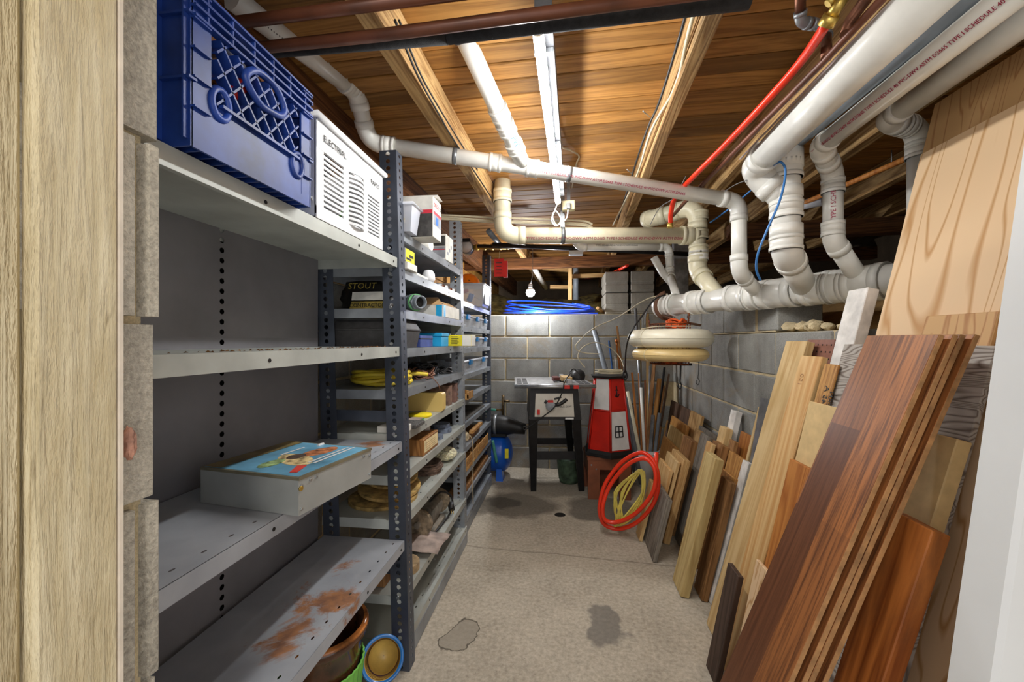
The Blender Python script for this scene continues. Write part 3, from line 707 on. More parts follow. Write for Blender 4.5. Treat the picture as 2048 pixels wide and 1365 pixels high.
# ---------------------------------------------------------------- steel shelving
YU = (.475, 1.39, 2.32, 3.27); DEP = .305
def fx(u, z): return (-.553-.027*z, -.566-.021*z, -.597-.009*z)[u]
_o = MB().cyl((-.0008,0,0), (.0008,0,0), .0042, n=8).build('bolt', DARKHOLE); BOLTX = _o.data; bpy.data.objects.remove(_o)
_o = MB().cyl((0,-.006,0), (0,0,0), .006, n=8).build('bolt', ZINC); BOLTY = _o.data; bpy.data.objects.remove(_o)
def tray(root, u, z, y0, y1, m, lip=.032, slots=0, x1=None):
    x1 = fx(u, z) if x1 is None else x1; x0 = x1-DEP; t = .0018; b = MB()
    if slots:
        sw = .06; n = slots
        b.box(x0, x1-sw, y0, y1, z-t, z)
        b.plate((x1-sw, y0, z), (1,0,0), (0,1,0), sw, y1-y0, 1, n, .0028, .006)
    else: b.box(x0, x1, y0, y1, z-t, z)
    b.box(x1-t, x1, y0, y1, z-lip, z-t); b.box(x0, x0+t, y0, y1, z-lip, z-t)
    b.box(x0+t, x1-t, y0, y0+t, z-lip, z-t); b.box(x0+t, x1-t, y1-t, y1, z-lip, z-t)
    b.box(x1-.012, x1-t, y0, y1, z-lip, z-lip+t)
    o = b.build('shelf', m, root, True)
    for yy in (y0+.03, y0+.27, y1-.27, y1-.03): inst(BOLTX, 'bolt', o, Vector((x1+.0002, yy, z-lip*.55))-root.location)
    return o
def post(root, ub, yb, front, m=STEEL, ztop=1.85, sgn=1, xf=None):
    # slotted angle: flange facing the room end, flange facing the aisle, real holes
    b = MB(); xa = xf(0) if xf else fx(ub, 0); xb_ = xf(ztop) if xf else fx(ub, ztop)
    xa += .004; xb_ += .004
    if not front: xa -= DEP+.008; xb_ -= DEP+.008
    u = Vector((xb_-xa, 0, ztop)).normalized(); n = 72
    w1, w2 = .062, .052
    if front:
        b.plate((xa-w1, yb, 0), (1,0,0), u, w1, ztop, 1, n, .0085, .0085)
        b.plate((xa, yb, 0), (0,1,0), u, w2, ztop, 1, n, .006, .006)
    else:
        b.plate((xa, yb, 0), (1,0,0), u, w1, ztop, 1, n, .0085, .0085)
        b.plate((xa, yb, 0), (0,1,0), u, w2, ztop, 1, n, .006, .006)
    o = b.build('upright', m, root, True)
    md = o.modifiers.new('thick', 'SOLIDIFY'); md.thickness = .002; md.offset = 0
    return o
def plate_(root, u, y, z0, z1, name='gusset_plate'):
    x1 = fx(u, z0)-.002; MB().box(x1-DEP+.004, x1-.004, y-.003, y-.001, z0, z1).build(name, STEEL, root, True)
U1 = thing('shelving_unit', 'steel shelving unit with solid back panel holding the blue crate', 'shelf', (fx(0,0)-.15, .93, 0))
U2 = thing('shelving_unit', 'steel shelving unit with dark slotted uprights holding yellow cable and tool cases', 'shelf', (fx(1,0)-.15, 1.85, 0))
U3 = thing('shelving_unit', 'steel shelving unit next to the blue compressor holding clear organiser boxes', 'shelf', (fx(2,0)-.15, 2.8, 0))
SH1 = (1.465, 1.15, .815, .465)
for k, z in enumerate(SH1): tray(U1, 0, z, YU[0], YU[1]-.004, (STEELG, STEELG, STEELR, STEELR)[k], .034, 16 if k >= 2 else 0)
SH2 = (1.577, 1.436, 1.287, 1.143, .994, .836, .688, .531, .262, .10)
SH3 = (1.411, 1.257, 1.126, .965, .813, .67, .523, .374, .236, .10)
for z in SH2: tray(U2, 1, z, YU[1]+.003, YU[2]-.003, STEELL if z > .9 else STEELG, .034, 12 if z < .6 else 0)
for z in SH3: tray(U3, 2, z, YU[2]+.003, YU[3], STEELL, .03)
for u, root in ((1, U2), (2, U3)):                       # kick plates at the floor
    MB().box(fx(u,0)-.002, fx(u,0), YU[u], YU[u+1], .004, .066).build('kick_plate', STEELL, root, True)
xb1 = lambda z: fx(0, z)
post(U1, 0, YU[0]-.055, True, STEELL); post(U1, 0, YU[0]-.055, False, STEELL)
post(U2, 0, YU[1], True); post(U2, 0, YU[1], False)
xm = lambda z: -.578-.016*z
post(U3, 0, YU[2]-.03, True, STEELL, 1.86, 1, xm); post(U3, 0, YU[2]-.03, False, STEELL, 1.86, 1, xm)
xe = lambda z: -.612
post(U3, 0, YU[3]-.02, True, STEEL, 1.86, 1, xe); post(U3, 0, YU[3]-.02, False, STEEL, 1.86, 1, xe)
xp = fx(0, .9)-DEP-.008                                    # back panel with a punched column
for (z0, z1) in ((.02, .46), (.46, 1.18), (1.18, 1.82)):
    b = MB(); yc = yx(437, xp-.01)
    b.box(xp-.002, xp, YU[0], yc-.02, z0, z1); b.box(xp-.002, xp, yc+.02, YU[1]-.01, z0, z1)
    nh = int((z1-z0)/.0265); b.plate((xp, yc-.02, z0), (0,1,0), (0,0,1), .04, z1-z0, 1, nh, .0075, .0075)
    b.build('back_panel', PANELM, U1, True)
MB().box(xp-.03, xp-.028, YU[0], YU[1], .02, 1.82).build('backing', DARKHOLE, U1, True)  # dark sheet standing in for the shade behind the punched holes
plate_(U2, 1, YU[1]+.02, .878, .918); plate_(U2, 1, YU[1]+.02, .33, .40); plate_(U2, 1, YU[1]+.02, 1.45, 1.52)
for (y, u, xx, root) in ((YU[1], 1, xb1, U2),):
    for z in (1.50, 1.44, 1.41, 1.29, 1.16, 1.0, .84, .62, .54, .26): inst(BOLTY, 'bolt', root, Vector((xx(z)-.03, y, z))-root.location)
for z in (1.24, .95, .78):                                  # corner gussets at the middle post
    x = fx(1, z)-.03; b = MB(); b.add([(x, YU[2]-.03, z), (x-.11, YU[2]-.03, z+.11), (x-.08, YU[2]-.03, z+.11), (x+.02, YU[2]-.03, z+.01)], [(0,1,2,3)])
    o = b.build('corner_brace', STEELL, U2, True); o.modifiers.new('t', 'SOLIDIFY').thickness = .002
# ---------------------------------------------------------------- things on the first unit
ZT = SH1[0]+.0008
# blue milk crate
cx, cy0, cy1 = -.562, .552, .842
cr = thing('milk_crate', 'blue plastic milk crate full of tools overhanging the top shelf', 'crate', (cx-.165, (cy0+cy1)/2, ZT))
cz0, cz1 = ZT, ZT+.248
def cpart(name, fn, m=BLUEP): b = MB(); fn(b); return b.build(name, m, cr, True)
T = .004; xb = cx-.33
def shellf(b):
    for x in (cx, xb):                                    # corner columns, solid lower panel, top rails with fins
        for (ya, yb) in ((cy0, cy0+.035), (cy1-.03, cy1)):
            b.box(x-T, x, ya, yb, cz0+.02, cz1); 
            for z in [cz0+.06+.045*i for i in range(5)]: b.box(x-.002, x+.006, ya, ya+.03, z, z+.003)
        b.box(x-T, x, cy0, cy1, cz0+.0, cz0+.02)
        b.box(x-T+.0005, x-.0005, cy0+.03, cy1-.028, cz0+.015, cz0+.085)
        b.box(x-.002, x+.008, cy0+.05, cy1-.045, cz0+.085, cz0+.09)
        for z in (cz1-.05, cz1-.035, cz1-.02, cz1-.004): b.box(x-.006, x+.008, cy0, cy1, z, z+.004)
        for i in range(6): y = cy0+(cy1-cy0)*(i+.5)/6; b.box(x-.002, x+.006, y-.0015, y+.0015, cz1-.05, cz1)
    for y in (cy0, cy1):
        b.box(xb, cx, y-T/2, y+T/2, cz0, cz1)
        for z in (cz1-.05, cz1-.02, cz0+.1): b.box(xb, cx+.004, y-.008, y+.006, z, z+.004)
        for x in (cx-.005, cx-.05, cx-.1): b.box(x-.0015, x+.0015, y-.01, y, cz0+.01, cz1)
cpart('frame', shellf)
def grid(b):                                              # diagonal lattice windows
    ya, yb, za, zb = cy0+.045, cy1-.04, cz0+.088, cz1-.05
    for x in (cx,):
        for s in (1, -1):
            for i in range(-6, 14):
                c = ya + i*.036; pts = []
                for q in range(41):
                    z = za+(zb-za)*q/40; y = c + s*(z-za)*.85 + (0 if s > 0 else .1)
                    if ya <= y <= yb: pts.append((x-.003, y, z))
                if len(pts) > 2:
                    p0, p1 = Vector(pts[0]), Vector(pts[-1]); w = (p1-p0).cross(Vector((1,0,0))).normalized()*.0017
                    b.loft([p0-w+Vector((-.016,0,0)), p0+w+Vector((-.016,0,0)), p0+w+Vector((.004,0,0)), p0-w+Vector((.004,0,0))], [p1-w+Vector((-.016,0,0)), p1+w+Vector((-.016,0,0)), p1+w+Vector((.004,0,0)), p1-w+Vector((.004,0,0))])
cpart('lattice', grid)
for (y, z) in ((cy0+.052, cz0+.092), (cy1-.045, cz0+.075)):
    def rings(b):
        b.tube([(cx, y+.017*math.cos(a), z+.024*math.sin(a)) for a in [6.283*i/20 for i in range(20)]], .006, 6, True)
    cpart('ring_boss', rings)
def handle(b):
    y0_, y1_, z0_, z1_ = .655, .755, cz1-.105, cz1-.05; r = .026
    pts = [(cx+.002, y0_+r, z1_), (cx+.002, y1_-r, z1_), (cx+.002, y1_, z1_-r), (cx+.002, y1_-r*.4, z0_+r*.3), (cx+.002, y1_-r*1.5, z0_), (cx+.002, y0_+r*1.2, z0_), (cx+.002, y0_, z0_+r)]
    b.tube(spl(pts, 4, True), .007, 6, True)
cpart('hand_hole', handle)
def base(b):
    b.box(xb+.005, cx-.005, cy0+.004, cy1-.004, cz0+.014, cz0+.018)
    for i in range(11): y = cy0+.02+(cy1-cy0-.04)*i/10; b.box(xb+.01, cx-.005, y-.0015, y+.0015, cz0+.001, cz0+.0145)
cpart('base', base)
# tools in the crate
def tool(label, pts, r, m, name='hand_tool', cat='tool', group=None): return bar(name, label, pts, r, m, cat, group, None, 8, 4)
for i in range(9):
    y = cy0+.06+.03*i; a = random.uniform(-.05,.05)
    tool('grey steel rod lying in the blue crate', [(cx-.28, y+a, ZT+.02+.006*(i % 3)), (cx-.16, y, ZT+.05+.012*(i % 4)), (cx-.03, y-a, ZT+.04+.02*(i % 4))], .005, GALV, 'steel_rod', 'rod', 'steel rods in the blue crate')
tool('red tool handle in the blue crate', [(cx-.1, cy0+.05, ZT+.09), (cx-.03, cy0+.09, ZT+.13), (cx-.02, cy0+.12, ZT+.17)], .014, CRED)
tool('short red grip low in the blue crate', [(cx-.12, cy0+.01, ZT+.09), (cx-.04, cy0+.03, ZT+.12)], .014, CRED)
tool('red screwdriver grip under the crate hand hole', [(cx-.09, cy0+.2, ZT+.12), (cx-.03, cy0+.22, ZT+.145)], .009, CRED)
tool('white pipe ring in the blue crate', [(cx-.04, cy0+.09, ZT+.25), (cx-.025, cy0+.13, ZT+.2), (cx-.02, cy0+.17, ZT+.15), (cx-.05, cy0+.2, ZT+.13)], .008, WHITEP, 'pipe_ring', 'ring')
tool('black tool handle in the crate hand hole', [(cx-.05, cy0+.12, ZT+.25), (cx-.03, cy0+.18, ZT+.19), (cx-.03, cy0+.22, ZT+.15)], .012, BLACKP)
tool('brass tool bit in the crate hand hole', [(cx-.045, cy0+.16, ZT+.23), (cx-.03, cy0+.205, ZT+.18)], .007, BRASS)
tool('yellow clip low in the blue crate', [(cx-.03, cy0+.19, ZT+.085), (cx-.02, cy0+.2, ZT+.1)], .011, SPONGE, 'plastic_clip', 'clip')
# white slotted basket
bx = fx(0, 1.5)+.004; by0, by1 = yx(634, bx), yx(766, bx); bz1 = ZT+.245
ba = thing('storage_basket', 'white slotted plastic basket marked for electrical parts beside the blue crate', 'basket', (bx-.12, (by0+by1)/2, ZT))
def side(yc0, yc1, ztop=bz1-.072, zbot=ZT+.03, n=11, name='slotted_panel', bul=0):
    b = MB(); h = (ztop-zbot)/n; st = 6
    def xo(t): return bx-.004+bul*math.sin(math.pi*t)
    for i in range(n+1):
        z = zbot+h*i
        for q in range(st):
            ta, tb = q/st, (q+1)/st; ya, yb_ = yc0+(yc1-yc0)*ta, yc0+(yc1-yc0)*tb; xa, xb2 = xo(ta), xo(tb)
            dz = .010*(bul > 0)
            A = [(xa-.003, ya, z-h*.27), (xa+.001, ya, z-h*.27), (xa+.001, ya, z+h*.27), (xa-.003, ya, z+h*.27)]
            B = [(xb2-.003, yb_, z-h*.27), (xb2+.001, yb_, z-h*.27), (xb2+.001, yb_, z+h*.27), (xb2-.003, yb_, z+h*.27)]
            b.loft(A, B)
    b.build(name, WHITEP, ba, True)
yA, yB, yC, yD = by0+.03, by0+.125, by0+.245, by1-.02
side(yA, yB); side(yB+.02, yC-.01, bul=.016); side(yC+.01, yD, ztop=bz1-.095)
b = MB()
for (a, c) in ((by0, yA), (yB-.002, yB+.022), (yC-.012, yC+.012), (yD, by1)): b.box(bx-.0065, bx-.0015, a, c, ZT+.01, bz1-.01)
b.box(bx-.006, bx-.001, by0+.001, by1-.001, bz1-.075, bz1-.004); b.box(bx-.006, bx-.001, by0, by1, ZT, ZT+.03)
b.box(bx-.007, bx-.0012, yC, by1-.002, bz1-.098, bz1-.07)
b.box(bx-.25, bx-.004, by0, by0+.004, ZT, bz1-.005); b.box(bx-.25, bx-.004, by1-.004, by1, ZT, bz1-.005)
b.box(bx-.254, bx-.25, by0, by1, ZT, bz1-.005); b.box(bx-.25, bx-.005, by0, by1, ZT, ZT+.004)
b.build('body', WHITEP, ba, True)
b = MB(); b.tube([(bx+.004, by0-.006, bz1), (bx+.004, by1+.006, bz1), (bx-.258, by1+.006, bz1), (bx-.258, by0-.006, bz1)], .009, 8, True); b.build('rim', WHITEP, ba, True)
def btext(s, y, z, size): text(ba, s, size, Vector((bx+.001, y, z))-ba.location, (0,1,0), (0,0,1), BLACKINK)
btext('ELECTRIAL', by0+.025, bz1-.05, .022); btext('PARTS', by1-.085, bz1-.06, .019)
for i in range(5):
    tool('grey metal part inside the white basket', [(bx-.05-.03*i, by0+.05+.05*i, ZT+.012), (bx-.03-.02*i, by0+.08+.05*i, ZT+.06)], .008, GALV, 'metal_part', 'part', 'metal parts in the white basket')
tool('green wire connector inside the white basket', [(bx-.03, by0+.16, ZT+.05), (bx-.03, by0+.2, ZT+.1)], .008, LIME, 'wire_connector', 'connector')
# picture lidded metal box on the third shelf
ZS = SH1[2]
B0, B1, B2 = P(597, 1033, Z=ZS+.001), P(742, 956, Z=ZS+.001), P(350, 1010, Z=ZS+.001)
vy = (B1-B0); vx = (B2-B0); Ly = vy.length; vy.normalize(); vx = (vx-vy*vx.dot(vy)); Lx = min(vx.length, .262); vx.normalize()
mb_ = thing('display_case', 'grey metal box with blue picture lid on the third shelf', 'box', B0)
H = .078; up = Vector((0,0,1))
def cb(o, lx, ly, h): 
    A = [o, o+vx*lx, o+vx*lx+vy*ly, o+vy*ly]; return A, [q+up*h for q in A]
CASE = plain('case_grey_metal', (176,180,178), .4, .3, .06, 5)
MB().loft(*cb(B0, Lx, Ly, H-.006)).build('body', CASE, mb_, True)
MB().loft(*cb(B0+up*(H-.006)-vx*.002-vy*.001, Lx+.002, Ly+.002, .006)).build('lid', plain('lid_bronze', (140,134,112), .4, .4, .08), mb_, True)
def flat(name, poly, m, h):
    o = B0+up*(H+h); b = MB(); n = len(poly); vs = [o+vx*(Lx*u)+vy*(Ly*v) for u, v in poly]; b.loft(vs, [q+up*.0004 for q in vs]); return b.build(name, m, mb_, True)
flat('picture', [(.02,.02),(.98,.02),(.98,.98),(.02,.98)], plain('picture_blue', (112,172,204), .3, 0, .2, 6), 0)
ell = lambda cu, cv, ru, rv, rot=0: [(cu+ru*math.cos(a)*math.cos(rot)-rv*math.sin(a)*math.sin(rot), cv+ru*math.cos(a)*math.sin(rot)+rv*math.sin(a)*math.cos(rot)) for a in [6.283*i/22 for i in range(22)]]
flat('picture_shape', ell(.4, .42, .24, .13, .5), plain('picture_tan', (206,176,128), .4, 0, .3, 60), .0005)
flat('picture_shape', ell(.38, .72, .1, .2, .2), plain('picture_brown', (176,112,74), .4, 0, .3, 60), .0006)
flat('picture_shape', ell(.46, .5, .07, .1), plain('picture_dark', (88,72,62), .4, 0, .3, 60), .001)
flat('picture_shape', ell(.5, .25, .07, .14), plain('picture_green', (150,176,120), .4, 0, .3, 60), .001)
flat('picture_shape', [(.1,.1),(.16,.08),(.24,.26),(.17,.3)], plain('picture_red', (206,70,60), .4, 0, .1), .001)
flat('picture_shape', [(.8,.02),(.98,.02),(.98,.98),(.8,.98)], plain('picture_olive', (110,96,60), .4, 0, .3, 12), .0012)
for (u, l0, l1) in ((.2, .36, .93), (.145, .36, .95), (.62, .5, .8)): flat('picture_text_line', [(u, l0), (u+.022, l0), (u+.022, l1), (u, l1)], CWHITE, .0014)
for (t, h) in ((.03,.012),(.03,.06),(.97,.012),(.97,.06),(.13,.064),(.87,.064),(.2,.064)):
    q = B0+vy*(Ly*t)+up*h; MB().cyl(q, q-vx*.0025, .003, n=8).build('rivet', ZINC, mb_, True)
b = MB(); q = B0+up*.055+vy*.004-vx*.001; b.cyl(q, q-vx*.003, .005, n=12); b.build('hinge', BRASS, mb_, True)
b = MB(); q = B0+up*(H+.001)+vy*(Ly*.9)+vx*(Lx*.55); b.cyl(q, q+vy*.02, .004, n=8); b.build('latch', WHITEP, mb_, True)
# pots below the first unit
q = P(690, 1300, d=1.25); q.x -= .078; pz = .0
gp = thing('glazed_pot', 'large brown glazed flower pot with lip below the lowest shelf', 'pot', (q.x, q.y, 0))
prof = [(.001,.006),(.09,.0),(.105,.02),(.14,.2),(.15,.26),(.168,.275),(.17,.295),(.155,.3),(.135,.29),(.128,.2),(.09,.03),(.001,.025)]
gp.scale = (.82, .82, 1); b = MB(); b.lathe(prof, 36); b.build('body', GLAZEB, gp)
rim = MB(); rim.lathe([(.162,.284),(.1705,.294),(.164,.301),(.152,.302)], 36); rim.build('rim', plain('brown_rim_glaze', (176,112,58), .15, 0, .4, 9), gp)
q = P(648, 1402, d=1.2)
lg = thing('ribbed_pot', 'lime green ribbed plastic pot holding the brown glazed pot', 'pot', (gp.location.x, gp.location.y, 0))
lg.scale = (.82, .82, 1); n = 72; b = MB(); vs = []
for (r, z) in ((.13,0),(.151,.17),(.154,.185),(.148,.186),(.127,.004)):
    for i in range(n): rr = r*(1+(.012 if i % 2 else -.012)); a = 6.28318*i/n; vs.append((rr*math.cos(a), rr*math.sin(a), z))
b.add(vs, [(k*n+i, k*n+(i+1) % n, (k+1)*n+(i+1) % n, (k+1)*n+i) for k in range(4) for i in range(n)]); b.build('body', LIME, lg)
c0_ = P(778, 1330, d=1.38); dirv = (CAMP-c0_); dirv.z = -.12*dirv.length; dirv.normalize()
bp = thing('ceramic_pot', 'blue ceramic pot with yellow inside lying on its side by the upright', 'pot', (c0_.x, c0_.y, 0))
R_ = .062; cen = Vector((c0_.x-.012, 1.295, R_+.055)); ax = Vector((.3, -.72, .5)).normalized()
AXM = Matrix.Translation(cen) @ ax.to_track_quat('Z', 'Y').to_matrix().to_4x4()
def lat(name, prof, m): b = MB(); b.M = AXM; b.lathe(prof, 32); b.build(name, m, bp, True)
lat('outside', [(.001,-.08),(.046,-.08),(.05,-.06),(.053,-.045),(.049,-.03),(.053,0),(.058,.03)], GLAZEBL)
lat('rim', [(.058,.03),(.066,.046),(.067,.052),(.062,.054),(.056,.048)], GLAZELB)
lat('inside', [(.056,.048),(.053,.02),(.05,-.03),(.044,-.074),(.001,-.076)], GLAZEY)
b = MB()
for k in range(5): b.M = AXM; b.lathe([(.0498+.0011*k,-.03+.016*k),(.0485+.0011*k,-.0285+.016*k),(.0498+.0011*k,-.027+.016*k)], 32)
b.build('glaze_ring', plain('brown_ring_glaze', (120,84,40), .4), bp, True)

# wood crumbs along the second shelf
b = MB(); rnd = random.Random(21)
for i in range(130):
    y = YU[0]+.05+rnd.random()**.6*.84; x = fx(0, 1.15)-.004-rnd.random()*.06; s_ = .002+.004*rnd.random(); a = rnd.random()*3.14; c_, d_ = math.cos(a)*s_, math.sin(a)*s_
    b.add([(x-c_, y-d_, 1.1505), (x+d_*.5, y-c_*.5, 1.1505+s_*.7), (x+c_, y+d_, 1.1508), (x-d_*.5, y+c_*.5, 1.1505+s_*.4)], [(0,1,2,3)])
tag(b.build('wood_crumbs', BRW), 'brown wood crumbs scattered along the second shelf', 'debris', None, 'stuff')
# ---------------------------------------------------------------- things on the second unit
def carton(name, label, cat, x0, x1, y0, y1, z, h, m, group=None, bev=.002, part='body'):
    r = thing(name, label, cat, ((x0+x1)/2, (y0+y1)/2, z), 0, group)
    MB().box(x0, x1, y0, y1, z+.0005, z+h, bev).build(part, m, r, True); return r
def face_x(r, name, x, y0, y1, z0, z1, m, t=.0006): MB().box(x, x+t, y0, y1, z0, z1).build(name, m, r, True)
def face_y(r, name, x0, x1, y, z0, z1, m, t=.0006): MB().box(x0, x1, y-t, y, z0, z1).build(name, m, r, True)
def tub(name, label, x0, x1, y0, y1, z, h, m, group=None, flare=.012, rimm=None, lid=False):
    r = thing(name, label, 'container', ((x0+x1)/2, (y0+y1)/2, z), 0, group); t = .002
    def rect(g, zz): return [(x0-g, y0-g, zz), (x1+g, y0-g, zz), (x1+g, y1+g, zz), (x0-g, y1+g, zz)]
    b = MB(); A, B = rect(0, z+.0005), rect(flare, z+h); C2, D = rect(flare-t, z+h), rect(-t, z+.003)
    b.add(A+B+C2+D, [(3,2,1,0)]+[(i, (i+1) % 4, 4+(i+1) % 4, 4+i) for i in range(4)]+[(4+i, 4+(i+1) % 4, 8+(i+1) % 4, 8+i) for i in range(4)]+[(8+i, 8+(i+1) % 4, 12+(i+1) % 4, 12+i) for i in range(4)]+[(12,13,14,15)])
    b.build('body', m, r, True)
    g = flare+.006; b = MB()
    if lid: b.box(x0-g, x1+g, y0-g, y1+g, z+h-.004, z+h+.008, .003)
    else: b.tube([(x0-g, y0-g, z+h), (x1+g, y0-g, z+h), (x1+g, y1+g, z+h), (x0-g, y1+g, z+h)], .005, 6, True)
    b.build('lid' if lid else 'rim', rimm or m, r, True); return r
def lab(r, s, size, o, xd, up, m=BLACKINK): return text(r, s, size, Vector(o)-r.location, xd, up, m)
z = SH2[0]
tub('plastic_tub', 'open frosted plastic tub holding bulbs beside the slotted upright', -.80, -.572, 1.458, 1.522, z, .1, FROST, flare=.012)
bar('fitting', 'small brass fitting inside the frosted tub', [(-.62, 1.44, z+.012), (-.6, 1.45, z+.05)], .01, BRASS, 'fitting')
r = carton('carton', 'tall white and black carton with red band on the top shelf', 'box', -.79, -.513, 1.545, 1.648, z, .158, WHITECARD)
face_y(r, 'dark_band', -.787, -.516, 1.545, z+.002, z+.092, DARKCARD); face_y(r, 'red_band', -.787, -.516, 1.545, z+.092, z+.107, REDCARD)
face_x(r, 'red_band', -.513, 1.548, 1.645, z+.092, z+.104, REDCARD); face_x(r, 'grey_panel', -.513, 1.548, 1.645, z+.05, z+.092, GREYCARD); face_x(r, 'blue_patch', -.5124, 1.575, 1.605, z+.055, z+.085, BLUECARD)
lab(r, 'DECK', .022, (-.5115, 1.552, z+.122), (0,1,0), (0,0,1), REDCARD); lab(r, '25', .022, (-.5115, 1.617, z+.122), (0,1,0), (0,0,1))
MB().loft([(-.7, 1.548, z+.158), (-.513, 1.548, z+.158), (-.513, 1.62, z+.158), (-.7, 1.62, z+.158)], [(-.7, 1.56, z+.17), (-.5, 1.56, z+.168), (-.5, 1.625, z+.162), (-.7, 1.625, z+.162)]).build('open_flap', WHITECARD, r, True)
r = carton('carton', 'black and white patterned carton with yellow tag by the middle upright', 'box', -.79, -.594, 1.99, 2.115, z, .13, WHITECARD)
face_y(r, 'dark_panel', -.785, -.6, 1.99, z+.07, z+.12, DARKCARD); face_y(r, 'yellow_tag', -.70, -.64, 1.9893, z+.098, z+.114, YELLOWC); face_y(r, 'grey_panel', -.785, -.6, 1.99, z+.01, z+.068, GREYCARD); face_y(r, 'red_line', -.78, -.6, 1.9893, z+.05, z+.055, REDCARD)
for q in range(3): face_x(r, 'print_mark', -.594, 2.01+.03*q, 2.03+.03*q, z+.03+.02*q, z+.045+.022*q, GREYCARD)
o = MB().cyl((-.72, 1.80, z+.028), (-.605, 1.79, z+.028), .0275, n=18).build('tape_roll', WHITECARD, None, False, (-.66, 1.795, z)); tag(o, 'cream paper roll lying between the cartons', 'roll')
z = SH2[1]
r = carton('small_box', 'thin white box on the second shelf by the upright', 'box', -.68, -.578, 1.447, 1.545, z, .028, WHITECARD)
r = carton('small_box', 'small grey box with yellow printed end resting on white box', 'box', -.7, -.587, 1.447, 1.54, z+.029, .05, GREYCARD)
face_x(r, 'yellow_label', -.587, 1.449, 1.538, z+.03, z+.078, YELLOWC); face_x(r, 'print', -.5864, 1.485, 1.525, z+.05, z+.06, BLACKINK); face_x(r, 'print', -.5864, 1.455, 1.505, z+.038, z+.046, BLACKINK)
carton('paper_packet', 'flat white paper packet on the second shelf', 'packet', -.7, -.6, 1.6, 1.74, z, .012, WHITECARD)
o = MB().lathe([(.001,0),(.02,0),(.03,.02),(.028,.045),(.018,.06),(.001,.063)], 18).build('plastic_cup', WHITEP, None, False); o.location = (-.63, 1.83, z+.0005); tag(o, 'small white rounded cup on the second shelf', 'cup')
for q in range(6):
    y = 1.98+.045*q; o = MB().cyl((-.66+.01*(q % 3), y, z+.013), (-.62, y+.02, z+.013), .0125, n=10).build('pipe_fitting', (GALV, COPPER, WHITEP)[q % 3], None, False, (-.64, y, z)); tag(o, ('grey', 'copper', 'white')[q % 3]+' small pipe fitting in jumble on the second shelf', 'fitting', 'jumbled fittings on the second shelf')
z = SH2[2]
bgx, bgy = -.76, 1.5
bg = thing('contractor_bag', 'black and yellow printed plastic bag behind the dark upright', 'bag', (bgx, bgy, z))
vs = []; b = MB(); nx = 12
for k in range(9):
    t = k/8; 
    for i in range(nx):
        a = 6.283*i/nx; rx = .115*(1-.35*t*t); ry = .05*(1-.5*t); w = 1+.12*math.sin(3*a+5*t)+random.uniform(-.05,.05)
        vs.append((bgx-.02*t+rx*w*math.cos(a), bgy+.03*t+ry*w*math.sin(a), z+.002+.115*t))
b.add(vs, [(k*nx+i, k*nx+(i+1) % nx, (k+1)*nx+(i+1) % nx, (k+1)*nx+i) for k in range(8) for i in range(nx)]+[tuple(range(nx))[::-1], tuple(range(8*nx, 9*nx))], True); b.build('bag', BAGB, bg, True)
OLIVE = plain('olive_print', (160,140,64), .5, 0, .2, 30)
MB().loft([(bgx-.04, bgy-.064, z+.004), (bgx+.11, bgy-.060, z+.004), (bgx+.11, bgy-.062, z+.03), (bgx-.03, bgy-.066, z+.03)], [(bgx-.04, bgy-.0648, z+.004), (bgx+.11, bgy-.0608, z+.004), (bgx+.11, bgy-.0628, z+.03), (bgx-.03, bgy-.0668, z+.03)]).build('yellow_label', OLIVE, bg, True)
MB().loft([(bgx-.03, bgy-.067, z+.034), (bgx+.1, bgy-.064, z+.034), (bgx+.1, bgy-.06, z+.066), (bgx-.03, bgy-.06, z+.066)], [(bgx-.03, bgy-.068, z+.034), (bgx+.1, bgy-.065, z+.034), (bgx+.1, bgy-.061, z+.066), (bgx-.03, bgy-.061, z+.066)]).build('white_label', WHITECARD, bg, True)
lab(bg, 'CONTRACTOR', .02, (bgx-.038, bgy-.0675, z+.009), (1,0,0), (0,0,1)); lab(bg, 'STOUT', .035, (bgx-.05, bgy-.06, z+.078), (1,0,.0), (0,.35,1), OLIVE)
ft = thing('pump_fitting', 'grey plastic threaded fitting with green ring on the shelf edge', 'fitting', (-.6, 1.58, z))
fc = Vector((-.575, 1.56, z+.036)); fa = Vector((.72, -.62, -.06)).normalized()
b = MB(); b.tube([fc-fa*.12, fc-fa*.05], [.027,.033], 22); b.tube([fc-fa*.05, fc-fa*.035], .0345, 22); b.tube([fc-fa*.022, fc-fa*.008], .033, 6, sm=False); b.M = Matrix.Translation(fc) @ fa.to_track_quat('Z', 'Y').to_matrix().to_4x4(); b.lathe([(.026,-.008),(.026,.014),(.021,.014),(.021,-.006)], 24); b.lathe([(.021,-.006),(.001,-.006)], 24); b.build('body', PVCG, ft, True)
b = MB(); b.M = Matrix.Translation(fc) @ fa.to_track_quat('Z', 'Y').to_matrix().to_4x4(); b.lathe([(.0208,-.005),(.001,-.005)], 20); b.build('bore', DARKHOLE, ft, True)
b = MB(); b.tube([fc-fa*.036, fc-fa*.022], .0345, 22); b.build('green_ring', plain('green_ring', (112,180,120), .4), ft, True)
r = carton('open_carton', 'worn white and blue carton with torn brown flaps', 'box', -.76, -.593, 1.94, 2.24, z, .062, WHITECARD)
face_y(r, 'blue_stripe', -.63, -.6, 1.94, z+.004, z+.06, LBLUE); face_x(r, 'blue_stripe', -.593, 1.945, 1.975, z+.004, z+.06, LBLUE)
MB().loft([(-.76, 1.94, z+.062), (-.6, 1.94, z+.062), (-.6, 1.943, z+.062), (-.76, 1.943, z+.062)], [(-.72, 1.97, z+.1), (-.63, 1.97, z+.1), (-.63, 1.973, z+.1), (-.72, 1.973, z+.1)]).build('flap', CARD, r, True)
